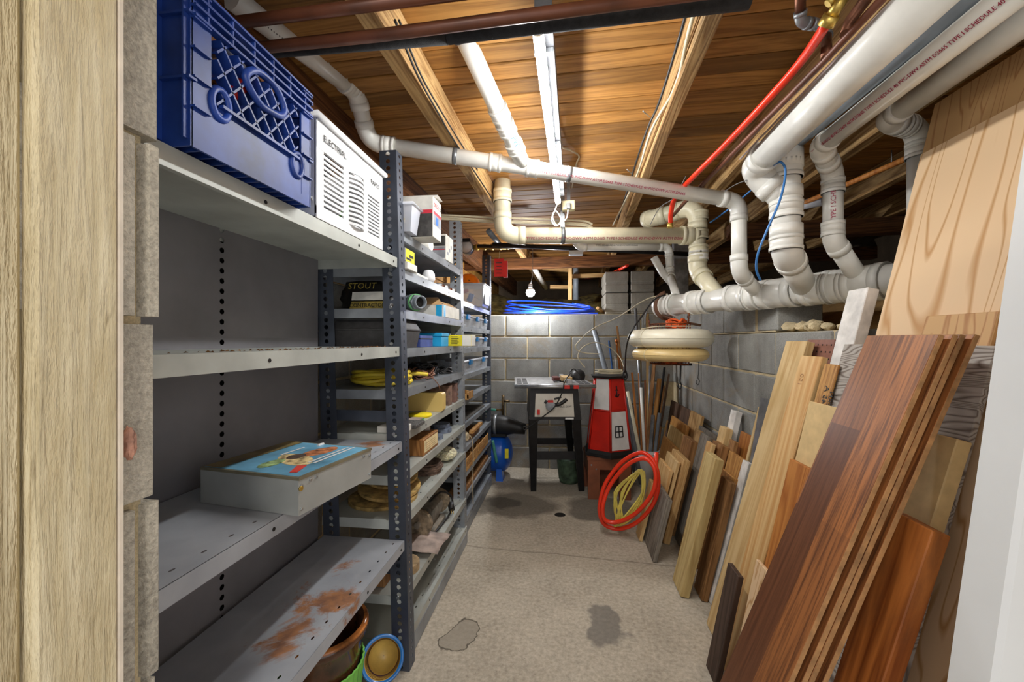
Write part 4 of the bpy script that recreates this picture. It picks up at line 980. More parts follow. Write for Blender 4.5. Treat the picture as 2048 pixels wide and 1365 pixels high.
MB().loft([(-.596, 1.96, z+.062), (-.593, 1.96, z+.062), (-.593, 2.2, z+.062), (-.596, 2.2, z+.062)], [(-.64, 1.99, z+.085), (-.637, 1.99, z+.085), (-.637, 2.18, z+.088), (-.64, 2.18, z+.088)]).build('flap', CARD, r, True)
z = SH2[3]
r = thing('tool_case', 'black hard plastic tool case with ridged lid', 'case', (-.74, 1.52, z))
CASEB = plain('dark_grey_case', (64,63,64), .55, 0, .12, 40, .2)
b = MB(); b.loft([(-.86, 1.43, z+.001), (-.605, 1.43, z+.001), (-.605, 1.61, z+.001), (-.86, 1.61, z+.001)], [(-.87, 1.42, z+.066), (-.595, 1.42, z+.066), (-.595, 1.622, z+.066), (-.87, 1.622, z+.066)]); b.build('body', CASEB, r, True)
MB().box(-.873, -.592, 1.417, 1.626, z+.066, z+.074, .002).build('seam', CASEB, r, True)
b = MB(); b.loft([(-.87, 1.42, z+.074), (-.595, 1.42, z+.074), (-.595, 1.622, z+.074), (-.87, 1.622, z+.074)], [(-.85, 1.435, z+.105), (-.61, 1.435, z+.105), (-.61, 1.605, z+.105), (-.85, 1.605, z+.105)]); b.build('lid', CASEB, r, True)
r = carton('hinged_box', 'dull navy blue box beside the black tool case', 'box', -.74, -.6, 1.64, 1.8, z, .05, NAVY); MB().box(-.742, -.598, 1.638, 1.802, z+.036, z+.039).build('seam', BLACKP, r, True)
r = carton('metal_tin', 'bright light blue tin with wider lid', 'tin', -.72, -.6, 1.93, 2.05, z, .05, LBLUE); MB().box(-.724, -.596, 1.926, 2.054, z+.05, z+.066, .002).build('lid', LBLUE, r, True)
r = carton('small_carton', 'yellow and white small carton sticking out past the middle upright', 'box', -.74, -.492, 2.1, 2.2, z, .058, YELLOWC)
face_y(r, 'white_end', -.54, -.493, 2.1, z+.002, z+.057, WHITECARD); face_x(r, 'white_end', -.492, 2.101, 2.199, z+.002, z+.057, WHITECARD)
for q in range(5): face_y(r, 'print_line', -.6, -.565+.006*(q % 2), 2.0993, z+.012+.009*q, z+.0145+.009*q, BLACKINK)
z = SH2[4]
co = Vector((-.742, 1.585, z))
pts = []
for i in range(5*24+1):
    a = 6.283*i/24; R = .108+.012*math.sin(i*.37)+.006*math.cos(i*.9); pts.append(co+Vector((R*math.cos(a), R*math.sin(a), .009+.009*(i/24)+.006*math.sin(a*2+i*.05))))
r = thing('cable_coil', 'thick yellow cable coil lying on the shelf', 'cable', co)
MB().tube(pts, .0075, 8).build('cable', YCORD, r, True)
pts = [co+Vector((.03+.001*0, .09, .03)), co+Vector((.1, .12, .035)), co+Vector((.145, .14, .03))]; MB().tube(spl(pts, 4), .008, 8).build('cable_end', YCORD, r, True)
def tangle(name, label, c, R, zs, n, r_, m, seed, cat='wire', sx=1, sy=1):
    rnd = random.Random(seed); pts = []
    for i in range(n*10):
        a = 6.283*i/10; R_2 = R*(.75+.3*rnd.random()); pts.append(Vector(c)+Vector((R_2*math.cos(a)*sx, R_2*math.sin(a)*sy, r_+zs*rnd.random())))
    o = MB().tube(spl(pts, 3), r_, 6).build(name, m, None, False, c); return tag(o, label, cat)
tangle('wire_tangle', 'tangled brown lamp wire beside the yellow cable', (-.68, 1.83, z), .075, .045, 7, .0025, plain('brown_wire', (128,84,62), .5), 3)
tangle('wire_tangle', 'tangled black cord behind the brown wire', (-.72, 1.98, z), .085, .06, 7, .004, BLACKP, 5)
tangle('wire_tangle', 'flat black cord bundle by the middle upright', (-.67, 2.15, z), .06, .03, 5, .004, BLACKP, 9)
cable('loose brown wire end drooping over the shelf edge', [(-.63, 1.76, z+.01), (-.6, 1.78, z+.012), (-.575, 1.8, z-.02), (-.572, 1.815, z-.045), (-.578, 1.82, z-.03)], .002, MT['brown_wire'])
z = SH2[5]
r = thing('cream_case', 'cream plastic case with rounded corners standing on edge', 'case', (-.665, 1.895, z))
b = MB(); W2, H2, rr = .18, .088, .012; poly = []
for (cx_, cz_, a0_) in ((W2/2-rr, rr, -90), (W2/2-rr, H2-rr, 0), (-W2/2+rr, H2-rr, 90), (-W2/2+rr, rr, 180)):
    for q in range(5): a = math.radians(a0_+q*22.5); poly.append((cx_+rr*math.cos(a), cz_+rr*math.sin(a)))
b.M = Matrix(((1,0,0,-.665), (0,0,1,1.895), (0,1,0,z+.0005), (0,0,0,1))); b.prism(poly, -.025, .025); b.build('body', CREAMC, r, True)
for k, (y, m_) in enumerate(((2.05, plain('brown_sanding_block', (126,98,82), .8, 0, .2, 30)), (2.16, plain('brown_sanding_block_b', (118,86,74), .8, 0, .15, 30)))):
    b = MB(); b.loft([(-.74, y, z+.001), (-.595, y, z+.001), (-.595, y+.05, z+.001), (-.74, y+.05, z+.001)], [(-.73, y+.03, z+.1), (-.6, y+.03, z+.1), (-.6, y+.07, z+.1), (-.73, y+.07, z+.1)])
    o = b.build('abrasive_slab', m_, None, False, (-.67, y, z)); tag(o, ('brown sanding belt slab with worn face', 'darker brown sanding slab by the upright')[k], 'slab')
o = MB().lathe([(.001,0),(.05,0),(.052,.006),(.05,.012),(.001,.012)], 24).build('sponge_disc', SPONGE, None, False); o.location = (-.64, 1.745, z+.0005); tag(o, 'round yellow sponge pad on the shelf', 'sponge')
o = MB().box(-.68, -.6, 1.6, 1.69, z+.0005, z+.004).build('card_sheet', GREENC, None, False); tag(o, 'green card sheet under the pinkish card', 'card')
o = MB().box(-.67, -.6, 1.62, 1.68, z+.005, z+.009).build('card_sheet', PAPER, None, False); tag(o, 'pinkish card lying on green card', 'card')
o = MB().box(-.70, -.562, 1.49, 1.59, z+.0005, z+.016, .003).build('rubber_mat', plain('speckled_mat', (74,72,70), .9, 0, .5, 160), None, False); tag(o, 'dark speckled rubber mat piece at the shelf edge', 'mat')
r = carton('small_box', 'small white box with blue print at near end of shelf', 'box', -.68, -.575, 1.41, 1.478, z, .024, WHITECARD); face_x(r, 'blue_print', -.575, 1.415, 1.45, z+.004, z+.02, plain('pale_blue_print', (120,160,210), .6))
z = SH2[6]
r = carton('wooden_box', 'long wooden box with cream printed label', 'box', -.69, -.588, 1.64, 1.84, z, .07, wood('old_box_wood', (168,118,66), (110,68,32), .6, 1.2, 8)); face_x(r, 'paper_label', -.588, 1.655, 1.83, z+.012, z+.062, plain('cream_label', (232,214,166), .7, 0, .08, 30))
for q in range(4): face_x(r, 'print_line', -.5874, 1.67, 1.8, z+.02+.009*q, z+.0215+.009*q, CARD)
o = MB().cyl((-.74, 1.79, z+.09), (-.62, 1.82, z+.09), .0195, n=16).build('paper_roll', WHITECARD, None, False, (-.68, 1.8, z+.07)); tag(o, 'white paper roll lying on the wooden box', 'roll')
def disc(name, label, c, R, t, m, tilt=(0,0), hole=.012, cat='wheel', group=None):
    b = MB(); b.lathe([(hole,0),(R,0),(R,t),(hole,t),(hole,0)], 32, sm=False); o = b.build(name, m, None, False); o.location = c; o.rotation_euler = (math.radians(tilt[0]), math.radians(tilt[1]), 0); return tag(o, label, cat, group)
disc('grinding_wheel', 'single blue grey grinding wheel on the shelf', (-.645, 1.955, z+.0005), .045, .022, BLUEAB)
disc('grinding_wheel', 'lower blue grey grinding wheel of a stack of two', (-.66, 2.11, z+.0005), .058, .022, BLUEAB); disc('grinding_wheel', 'upper blue grey grinding wheel of a stack of two', (-.665, 2.12, z+.023), .05, .02, BLUEAB)
disc('sanding_disc', 'brown sanding disc leaning behind the blue wheels', (-.74, 2.07, z+.022), .06, .008, ABRAS, (0, 12))
z = SH2[7]
for k in range(6): disc('sanding_disc', ('lowest', 'second', 'third', 'fourth', 'fifth', 'topmost')[k]+' dark brown sanding disc of the flat stack', (-.675+random.uniform(-.006,.006), 1.93+random.uniform(-.006,.006), z+.0005+.0085*k), .074+random.uniform(-.004,.004), .0075, ABRAS, group='stacked sanding discs')
bmx = bmesh.new(); bmesh.ops.create_icosphere(bmx, subdivisions=5, radius=1)
for v in bmx.verts:
    d = v.co.normalized(); k = 1+.1*random.random()+.06*math.sin(22*d.x)*math.sin(19*d.y); v.co = Vector((d.x*.06*k, d.y*.075*k, d.z*.03*k+.033))
me = bpy.data.meshes.new('wool_pad'); bmx.to_mesh(me); bmx.free(); me.materials.append(WOOL); o = bpy.data.objects.new('wool_pad', me); COL.objects.link(o); o.location = (-.645, 2.13, z+.003); tag(o, 'fluffy cream wool polishing pad', 'pad')
disc('felt_wheel', 'large flat felt wheel lying under others', (-.735, 1.585, z+.0005), .135, .012, FELT); disc('felt_wheel', 'large felt wheel resting tilted on flat one', (-.725, 1.62, z+.032), .125, .012, FELT, (6, 5))
disc('felt_wheel', 'top felt wheel tilted towards the aisle', (-.74, 1.66, z+.07), .115, .01, FELT, (9, 8)); disc('sanding_disc', 'dark backing disc on the tilted felt wheels', (-.74, 1.64, z+.09), .085, .008, ABRAS, (9, 8))
z = SH2[8]
gr = thing('bench_grinder', 'old dusty bench grinder on the low shelf', 'grinder', (-.66, 1.95, z))
GRM = plain('dusty_grey_metal', (120,114,104), .7, .3, .3, 14)
b = MB(); b.box(-.73, -.61, 1.86, 2.04, z+.001, z+.022, .004); b.build('base', GRM, gr, True)
b = MB(); b.tube([(-.665, 1.86, z+.075), (-.665, 1.88, z+.075), (-.665, 2.02, z+.075), (-.665, 2.04, z+.075)], [.036,.048,.048,.036], 22); b.cbox(-.665, 1.95, z+.03, .06, .1, .04); b.build('motor', GRM, gr, True)
for y in (1.80, 2.08):
    b = MB(); b.cyl((-.665, y-.012, z+.075), (-.665, y+.012, z+.075), .062, n=28); b.build('wheel', plain('grind_stone', (142,126,104), .9, 0, .2, 50), gr, True)
    b = MB(); b.cyl((-.665, y-.03, z+.075), (-.665, y+.03, z+.075), .014, n=14); b.build('spindle_nut', GRM, gr, True)
cord = thing('power_cord', 'black power cord with round plug curling off the grinder', 'cord', (-.6, 2.0, z))
MB().tube(spl([(-.66, 1.93, z+.12), (-.63, 2.02, z+.14), (-.6, 2.1, z+.09), (-.59, 2.08, z+.03), (-.6, 1.98, z+.012), (-.615, 1.85, z+.008), (-.67, 1.78, z+.008)], 6), .0048, 8).build('cord', BLACKP, cord, True)
b = MB(); b.cyl((-.6, 2.09, z+.055), (-.585, 2.06, z+.035), .016, n=14); b.build('plug', BLACKP, cord, True)
b = MB()
for dx_ in (-.005, .005): b.cyl((-.586+dx_, 2.06, z+.037), (-.576+dx_, 2.04, z+.026), .0025, n=6)
b.build('prong', BRASS, cord, True)
disc('grinding_wheel', 'round tan grinding stone near the dark upright', (-.64, 1.56, z+.0005), .062, .03, plain('tan_stone', (168,142,106), .9, 0, .15, 50))
b = MB(); vs = []
for i in range(7):
    for j_ in range(5): vs.append((-.72+.19*i/6, 1.62+.2*j_/4+.03*i/6, z+.034+.006*math.sin(i)+(-.012 if i == 6 else 0)+.01*math.sin(j_*1.3)))
b.add(vs, [(i*5+j_, i*5+j_+1, i*5+j_+6, i*5+j_+5) for i in range(6) for j_ in range(4)], True); o = b.build('sanding_sheet', PAPER, None, False, (-.63, 1.72, z)); o.modifiers.new('t', 'SOLIDIFY').thickness = .001; tag(o, 'curled pinkish sanding sheet hanging over the low shelf edge', 'sandpaper')
o = MB().box(-.86, -.66, 1.43, 1.5, z+.0005, z+.09, .003).build('wood_offcut', BRW, None, False); tag(o, 'brown wood offcut at the back of the low shelf', 'wood')
# ---------------------------------------------------------------- things on the third unit
z = SH3[0]
r = tub('clear_tote', 'clear plastic tote with white label on the upper shelf', -.85, -.575, 2.80, 3.02, z, .155, CLEAR, lid=True, rimm=FROST)
face_x(r, 'paper_label', -.566, 2.83, 3.0, z+.02, z+.13, plain('pale_label', (214,222,232), .6))
bar('tool_bundle', 'blue plastic piece inside the clear tote', [(-.68, 2.83, z+.04), (-.66, 2.84, z+.09)], .02, BLUECARD, 'tool'); bar('tool_bundle', 'red plastic piece inside the clear tote', [(-.74, 2.83, z+.1), (-.69, 2.85, z+.12)], .014, CRED, 'tool'); bar('tool_bundle', 'dark bag inside the clear tote', [(-.8, 2.85, z+.045), (-.74, 2.88, z+.06)], .04, BAGB, 'bag')
o = MB().lathe([(.001,.075),(.03,.07),(.055,.055),(.075,.03),(.083,.004),(.088,.0),(.083,.0)], 26).build('hard_hat', ORANGE, None, False); o.location = (-.69, 2.86, z+.165); tag(o, 'orange plastic hard hat on the clear tote', 'helmet')
cable('black cord draped over the clear tote', [(-.78, 2.76, z+.02), (-.77, 2.77, z+.1), (-.76, 2.78, z+.17), (-.72, 2.79, z+.19), (-.66, 2.785, z+.178)], .004, BLACKP)
LATCH = plain('blue_latch', (30,128,196), .4)
def organiser(label, y0, y1, z, h, group=None):
    r = tub('organiser_box', label, -.82, -.625, y0, y1, z, h, CLEAR, group, .006, FROST, True)
    b = MB(); b.box(-.617, -.603, (y0+y1)/2-.03, (y0+y1)/2+.03, z+h-.022, z+h+.01, .002); b.build('latch', LATCH, r, True)
    b = MB(); 
    for i in range(4): b.cyl((-.64-.03*i, y0+.04, z+.012), (-.65-.03*i, y1-.05, z+.014), .009, n=8)
    b.build('contents', GREYCARD, r, True)
for k, (z, n, h) in enumerate(((SH3[1], 3, .07), (SH3[2], 3, .062), (SH3[3], 2, .075))):
    w = .835/n
    for i in range(n): organiser(('first', 'second', 'third')[i]+' clear organiser box from the middle upright, '+('upper row under the clear tote', 'middle row beside the yellow carton', 'lower row above the wooden tray')[k], 2.385+i*w+.012, 2.385+(i+1)*w-.012, z, h, 'clear organiser boxes, row '+('one', 'two', 'three')[k])
z = SH3[4]
r = thing('wooden_tray', 'small open wooden tray with slanted sides', 'tray', (-.68, 2.5, z)); WT = wood('tray_wood', (212,166,104), (160,108,56), .65, 1, 7)
b = MB(); b.box(-.75, -.585, 2.42, 2.56, z+.001, z+.008); b.loft([(-.75, 2.42, z+.008), (-.585, 2.42, z+.008), (-.585, 2.428, z+.008), (-.75, 2.428, z+.008)], [(-.75, 2.42, z+.08), (-.585, 2.42, z+.03), (-.585, 2.428, z+.03), (-.75, 2.428, z+.08)]); b.loft([(-.75, 2.552, z+.008), (-.585, 2.552, z+.008), (-.585, 2.56, z+.008), (-.75, 2.56, z+.008)], [(-.75, 2.552, z+.08), (-.585, 2.552, z+.03), (-.585, 2.56, z+.03), (-.75, 2.56, z+.08)]); b.build('sides', WT, r, True)
MB().box(-.593, -.585, 2.42, 2.56, z+.008, z+.045).build('front', WT, r, True); MB().box(-.75, -.742, 2.42, 2.56, z+.008, z+.08).build('back', WT, r, True)
z = SH3[5]; o = MB().box(-.86, -.62, 2.4, 3.1, z+.0005, z+.006).build('flat_board', plain('dark_flat_board', (62,56,50), .8, 0, .3, 10), None, False); tag(o, 'thin dark flat panel lying on the shelf', 'panel')
z = SH3[6]
r = thing('string_spool', 'spool of cream string on the shelf', 'spool', (-.66, 2.52, z)); STRING = plain('string_cream', (206,190,158), .9, 0, .15, 60, .5)
b = MB(); b.tube([(-.72, 2.54, z+.045), (-.68, 2.53, z+.045), (-.64, 2.52, z+.045), (-.61, 2.515, z+.045)], [.022,.042,.042,.022], 18); b.build('string', STRING, r, True)
cable('loose cream string hanging down from the spool past the lower shelves', [(-.612, 2.52, z+.06), (-.595, 2.56, z+.02), (-.59, 2.575, z-.1), (-.592, 2.57, z-.25), (-.59, 2.575, z-.4)], .0028, STRING, 'string', 'string')
o = MB().box(-.63, -.6, 2.62, 2.92, z+.04, z+.062, .002).build('wood_stick', WT, None, False); o.rotation_euler = (0,0,0); tag(o, 'short wood stick on the shelf near the string spool', 'wood')
o = MB().box(-.7, -.62, 2.62, 2.92, z+.0005, z+.04, .002).build('wood_offcut', BRW, None, False); tag(o, 'wood offcut under the short wood stick', 'wood')
z = SH3[7]
for k, (y0, y1) in enumerate(((2.4, 2.76), (2.79, 3.13))):
    r = thing('slatted_crate', ('slatted wooden crate of small offcuts below the string spool', 'slatted wooden crate at the compressor end')[k], 'crate', (-.7, (y0+y1)/2, z))
    MB().box(-.8, -.605, y0, y1, z+.001, z+.006).build('floor_board', WT, r, True)
    for i in range(3): MB().box(-.604, -.598, y0, y1, z+.004+.026*i, z+.026+.026*i).build('slat', WT, r, True)
    for yy in (y0, (y0+y1)/2, y1-.006): MB().box(-.61, -.604, yy, yy+.006, z+.004, z+.085).build('corner_batten', WT, r, True)
    MB().box(-.8, -.794, y0, y1, z+.004, z+.08).build('slat', WT, r, True)
    for q in range(7):
        yy = y0+.04+(y1-y0-.08)*q/6; s_ = .018+.006*(q % 3)
        o = MB().cbox(0, 0, 0, .05, s_*1.6, s_*1.6, .002).build('wood_offcut', (WT, PALE, BRW)[q % 3], None, False); o.location = (-.65-.03*(q % 3), yy, z+.03+.02*(q % 2)+s_*.2); o.rotation_euler = (.3*(q % 3), .4*(q % 2), .7*q)
        tag(o, 'small wood offcut lying loose in '+('the crate below the string spool', 'the crate at the compressor end')[k], 'wood', 'offcuts in crate '+('one', 'two')[k])
z = SH3[8]; o = MB().box(-.7, -.61, 2.38, 3.2, z+.0005, z+.03, .003).build('timber', BRW, None, False); tag(o, 'long brown timber strip on the low shelf', 'wood')
# ---------------------------------------------------------------- table saw
TZ = .857
A0, A1 = P(1030, 770, Z=TZ), P(1191, 770, Z=TZ); fw = (A1-A0).length; ux = (A1-A0).normalized(); uy = Vector((-ux.y, ux.x, 0)); uz = Vector((0,0,1))
sw = thing('table_saw', 'table saw with slotted grey top on black stand', 'table saw', ((A0+A1)/2).xy.to_3d())
def SB(name, x0, x1, y0, y1, z0, z1, m, parent=sw, world=True):     # in the saw's own frame, x along the front edge, y away from the aisle
    b = MB(); c = lambda x, y, z_: A0.xy.to_3d()+ux*x+uy*y+uz*z_
    b.loft([c(x0,y0,z0), c(x1,y0,z0), c(x1,y1,z0), c(x0,y1,z0)], [c(x0,y0,z1), c(x1,y0,z1), c(x1,y1,z1), c(x0,y1,z1)]); return b.build(name, m, parent, world)
SAWT = plain('saw_table_grey', (164,164,164), .4, .5, .12, 30)
dp = .62
SB('table_top', .2*fw, .8*fw, .02, dp, TZ-.012, TZ, SAWT)
for (xa, xc) in ((0, .2*fw), (.8*fw, fw)):
    o = SB('extension_wing', xa, xc, .02, dp, TZ-.012, TZ-.001, SAWT)
    for i in range(7):
        for s in (.3, .68): 
            x = xa+(xc-xa)*s; y = .1+i*.065; SB('wing_slot', x-.018, x+.018, y, y+.028, TZ-.0009, TZ+.0004, DARKHOLE)
b = MB(); c = lambda x, y, z_: A0.xy.to_3d()+ux*x+uy*y+uz*z_
b.tube([c(-.005, .01, TZ-.012), c(fw+.005, .01, TZ-.012)], .014, 12); b.build('front_rail', ZINC, sw, True)
SB('fence_clamp', .6*fw, .79*fw, -.012, .02, TZ-.026, TZ-.002, CRED); SB('fence_knob', .68*fw, .72*fw, -.03, -.012, TZ-.024, TZ+.002, BLACKP); SB('fence', .665*fw, .72*fw, .03, dp-.02, TZ+.001, TZ+.03, SAWT)
bz = .6; lx0, lx1 = .2*fw, .81*fw
b = MB(); b.loft([c(lx0-.012,.05,bz), c(lx1+.018,.05,bz), c(lx1+.018,.5,bz), c(lx0-.012,.5,bz)], [c(lx0,.05,TZ-.012), c(lx1-.01,.05,TZ-.012), c(lx1-.01,.5,TZ-.012), c(lx0,.5,TZ-.012)]); b.build('housing', BLACKM, sw, True)
y_ = .047
b = MB(); b.loft([c(lx0+.028,y_,bz+.022), c(lx1-.035,y_,bz+.022), c(lx1-.045,y_,bz+.19), c(lx0+.035,y_,bz+.19)], [c(lx0+.028,y_-.003,bz+.022), c(lx1-.035,y_-.003,bz+.022), c(lx1-.045,y_-.003,bz+.19), c(lx0+.035,y_-.003,bz+.19)]); fp = b.build('front_plate', WINDOWSTEEL, sw, True)
def spt(n, pts, r, m): MB().tube(spl([c(*q) for q in pts], 4), r, 10).build(n, m, sw, True)
spt('tilt_slot', [(lx0+.1,.044,bz+.135), (lx0+.15,.044,bz+.11), (lx0+.21,.044,bz+.115), (lx0+.26,.044,bz+.15)], .013, BLACKP)
spt('tilt_slot', [(lx0+.17,.044,bz+.15), (lx0+.22,.044,bz+.165)], .007, BLACKP)
b = MB(); b.cyl(c(lx0+.14,.045,bz+.105), c(lx0+.14,.02,bz+.105), .034, n=24); b.build('hand_wheel', GALV, sw, True)
SB('lock_lever', lx0+.12, lx0+.16, .015, .03, bz+.13, bz+.145, CRED); SB('switch', lx0+.045, lx0+.065, .03, .044, bz+.04, bz+.075, CRED); SB('name_tag', lx1-.1, lx1-.04, .042, .047, bz+.004, bz+.016, CWHITE)
lab(sw, 'TABLE SAW', .021, c(lx1-.165, .042, bz+.09)-Vector((0,0,0)), ux, uz); lab(sw, '10"', .021, c(lx1-.14, .042, bz+.115), ux, uz); lab(sw, '- - - - - -', .012, c(lx1-.155, .042, bz+.075), ux, uz, REDPRINT)
b0_, b1_ = P(1062, 983, Z=0), P(1170, 986, Z=0)
def leg(xb_, yb_, xt, yt, name='leg'):
    b = MB(); w = .042; A = c(xb_, yb_, 0); T_ = c(xt, yt, bz); b.loft([A-ux*w/2, A+ux*w/2, A+ux*w/2+uy*.03, A-ux*w/2+uy*.03], [T_-ux*w*.75, T_+ux*w*.75, T_+ux*w*.75+uy*.03, T_-ux*w*.75+uy*.03]); b.build(name, BLACKM, sw, True)
lxa = (b0_-A0).dot(ux)+.02; lxb = (b1_-A0).dot(ux)-.02; lya = (b0_-A0).dot(uy); 
leg(lxa, lya, lx0+.02, .05); leg(lxb, lya, lx1-.018, .05); leg(lxa+.01, lya+.42, lx0+.03, .45); leg(lxb-.01, lya+.42, lx1-.03, .45)
zb_ = .26; SB('stretcher', lxa, lxb, lya-.05, lya-.046, zb_, zb_+.065, BLACKM); SB('stretcher', lxa, lxb, lya+.34, lya+.344, zb_+.02, zb_+.075, BLACKM)
for xx in (lxa+.01, lxb-.01): 
    SB('side_stretcher', xx-.002, xx+.002, lya-.04, lya+.34, zb_+.01, zb_+.06, BLACKM); b = MB(); b.cyl(c(xx,lya-.055,zb_+.03), c(xx,lya-.048,zb_+.03), .007, n=10); b.build('bolt', ZINC, sw, True)
cable('black power cord draped over the saw front', [c(.41,.3,TZ+.006), c(.3,.2,TZ+.006), c(.33,.1,TZ+.012), c(.4,.2,TZ+.02), c(.43,.25,TZ+.08), c(.47,.28,TZ+.09), c(.5,.22,TZ+.03)], .005, BLACKP, 'power_cord', 'cord')
cable('black cord hanging from the saw top down across the front plate', [c(.43,.2,TZ+.08), c(.35,-.02,TZ+.025), c(.335,-.035,TZ-.04), c(.28,-.03,TZ-.15), c(.2,-.02,TZ-.22), c(.1,.0,TZ-.3), c(.07,.0,TZ-.32), c(.06,.0,TZ-.3), c(.1,.0,TZ-.29)], .0045, BLACKP, 'power_cord', 'cord')
o = SB('wood_wedge', .36, .43, .15, .34, TZ+.001, TZ+.04, PALE, None, False); tag(o, 'light wood scrap on the saw top', 'wood')
o = SB('brick_block', .3, .35, .26, .4, TZ+.001, TZ+.03, plain('dark_red_block', (96,48,44), .8), None, False); tag(o, 'dark red block on the saw top', 'block')
o = MB().lathe([(.03,0),(.055,.012),(.058,.04),(.03,.055),(.001,.055)], 20).build('wire_reel', BLACKP, None, False); o.location = c(.52, .45, TZ+.012); o.rotation_euler = (math.radians(60), 0, 0); tag(o, 'black round blade guard on the saw table corner', 'guard')
# green pot under the saw
q = P(1138, 968, Z=0); o = MB().lathe([(.001,.0),(.075,.0),(.085,.03),(.1,.18),(.108,.2),(.1,.2),(.08,.04),(.001,.03)], 24).build('metal_pot', GREENP, None, False); o.location = (q.x, q.y+.06, 0); tag(o, 'dark green mottled pot standing under the saw', 'pot')
# ---------------------------------------------------------------- brown stand and lighthouse
s0, s1 = P(1176, 999, Z=0), P(1262, 1001, Z=0); sxv = (s1-s0).normalized(); syv = Vector((-sxv.y, sxv.x, 0)); sL = (s1-s0).length; sH = .31
st = thing('wooden_stand', 'brown painted wooden stand under lighthouse', 'stand', s0)
def SS(name, x0, x1, y0, y1, z0, z1, m, root):
    b = MB(); f_ = lambda x, y, z_: s0.xy.to_3d()+sxv*x+syv*y+uz*z_
    b.loft([f_(x0,y0,z0), f_(x1,y0,z0), f_(x1,y1,z0), f_(x0,y1,z0)], [f_(x0,y0,z1), f_(x1,y0,z1), f_(x1,y1,z1), f_(x0,y1,z1)]); return b.build(name, m, root, True)
SS('top', -.005, sL+.005, -.005, .31, sH-.02, sH, BROWNPAINT, st); SS('apron', 0, sL, 0, .02, sH-.09, sH-.02, BROWNPAINT, st)
for (xa, xc_) in ((0, .085), (sL-.085, sL)): SS('leg', xa, xc_, 0, .02, 0, sH-.09, BROWNPAINT, st); SS('leg', xa, xc_, .285, .305, 0, sH-.02, BROWNPAINT, st)
for xx in (0, sL-.02): SS('side_panel', xx, xx+.02, .02, .285, sH-.12, sH-.02, BROWNPAINT, st)
SS('back_panel', .0, sL, .27, .284, .0, sH-.02, BROWNPAINT, st)  # panel added so the opening under the stand stays dark
for (x, z_) in ((.025, .255), (.06, .225)): q = s0.xy.to_3d()+sxv*x+uz*z_; MB().cyl(q, q-syv*.004, .006, n=8).build('screw', ZINC, st, True)
lc = s0.xy.to_3d()+sxv*(sL*.5)+syv*.15; lc = lc + sxv*.018
lh = thing('lighthouse', 'red and white wooden model lighthouse with window and anchor', 'lighthouse', (lc.x, lc.y, sH))
def hexa(R, z_, off=0): return [Vector((R*math.cos(a), R*math.sin(a), z_)) for a in [math.radians(-90-7.5*0+off+60*i) for i in range(6)]]
b = MB(); b.loft(hexa(.205, .001), hexa(.205, .02)); b.loft(hexa(.195, .02), hexa(.185, .045)); b.build('base', BLACKP, lh)
zA, zM, zC = .045, .34, .585; Rf = lambda z_: .178-(.178-.115)*(z_-zA)/(zC-zA)
def pan(name, i, z0, z1, m, ins=.004):
    a0_, a1_ = hexa(Rf(z0), z0)[i], hexa(Rf(z0), z0)[(i+1) % 6]; c0__, c1__ = hexa(Rf(z1), z1)[i], hexa(Rf(z1), z1)[(i+1) % 6]
    nn = (a1_-a0_).cross(c0__-a0_).normalized(); nn = nn if nn.dot(a0_) > 0 else -nn
    e = .06
    pts_ = [a0_.lerp(a1_, e), a1_.lerp(a0_, e), c1__.lerp(c0__, e), c0__.lerp(c1__, e)]; b = MB(); b.loft([q-nn*.006 for q in pts_], [q-nn*.0 for q in pts_]); b.build(name, m, lh); return pts_, nn
b = MB(); b.loft([q*.985 if False else q for q in hexa(Rf(zA)-.004, zA)], hexa(Rf(zC)-.004, zC)); b.build('core', CRED, lh)
b = MB()
for i in range(6): b.tube([hexa(Rf(zA), zA)[i], hexa(Rf(zC), zC)[i]], .008, 6)
b.build('corner_trim', CRED, lh)
b = MB(); b.tube(hexa(Rf(zM), zM), .006, 6, True); b.build('band', CRED, lh)
P5 = {}
for i in range(6):
    lo, hi = (CRED, CWHITE) if i % 2 else (CWHITE, CRED)
    P5[(i, 0)] = pan('panel', i, zA+.01, zM-.008, lo); P5[(i, 1)] = pan('panel', i, zM+.008, zC-.01, hi)
# window and anchor on the face that turns to the aisle on the right (face 0 spans -90..-30 degrees)
def onface(key, u, v, lift=.002): pts_, nn = P5[key]; a_ = pts_[0].lerp(pts_[1], u); c_ = pts_[3].lerp(pts_[2], u); return a_.lerp(c_, v)+nn*lift
def bars(name, key, segs, r): 
    b = MB()
    for s_ in segs: b.tube([onface(key, *q) for q in s_], r, 6)
    b.build(name, BLACKM, lh)
bars('window_frame', (0,0), [[(.22,.34),(.68,.34)],[(.22,.62),(.68,.62)],[(.22,.34),(.22,.62)],[(.68,.34),(.68,.62)],[(.45,.34),(.45,.62)],[(.22,.48),(.68,.48)]], .004)
bars('anchor', (0,1), [[(.45,.42),(.45,.72)],[(.35,.64),(.55,.64)],[(.28,.5),(.33,.44),(.45,.41),(.57,.44),(.62,.5)],[(.42,.73),(.45,.77),(.48,.73),(.45,.71),(.42,.73)]], .004)
b = MB(); b.loft(hexa(.142, zC-.004), hexa(.15, zC+.012)); b.build('gallery_deck', BLACKP, lh)
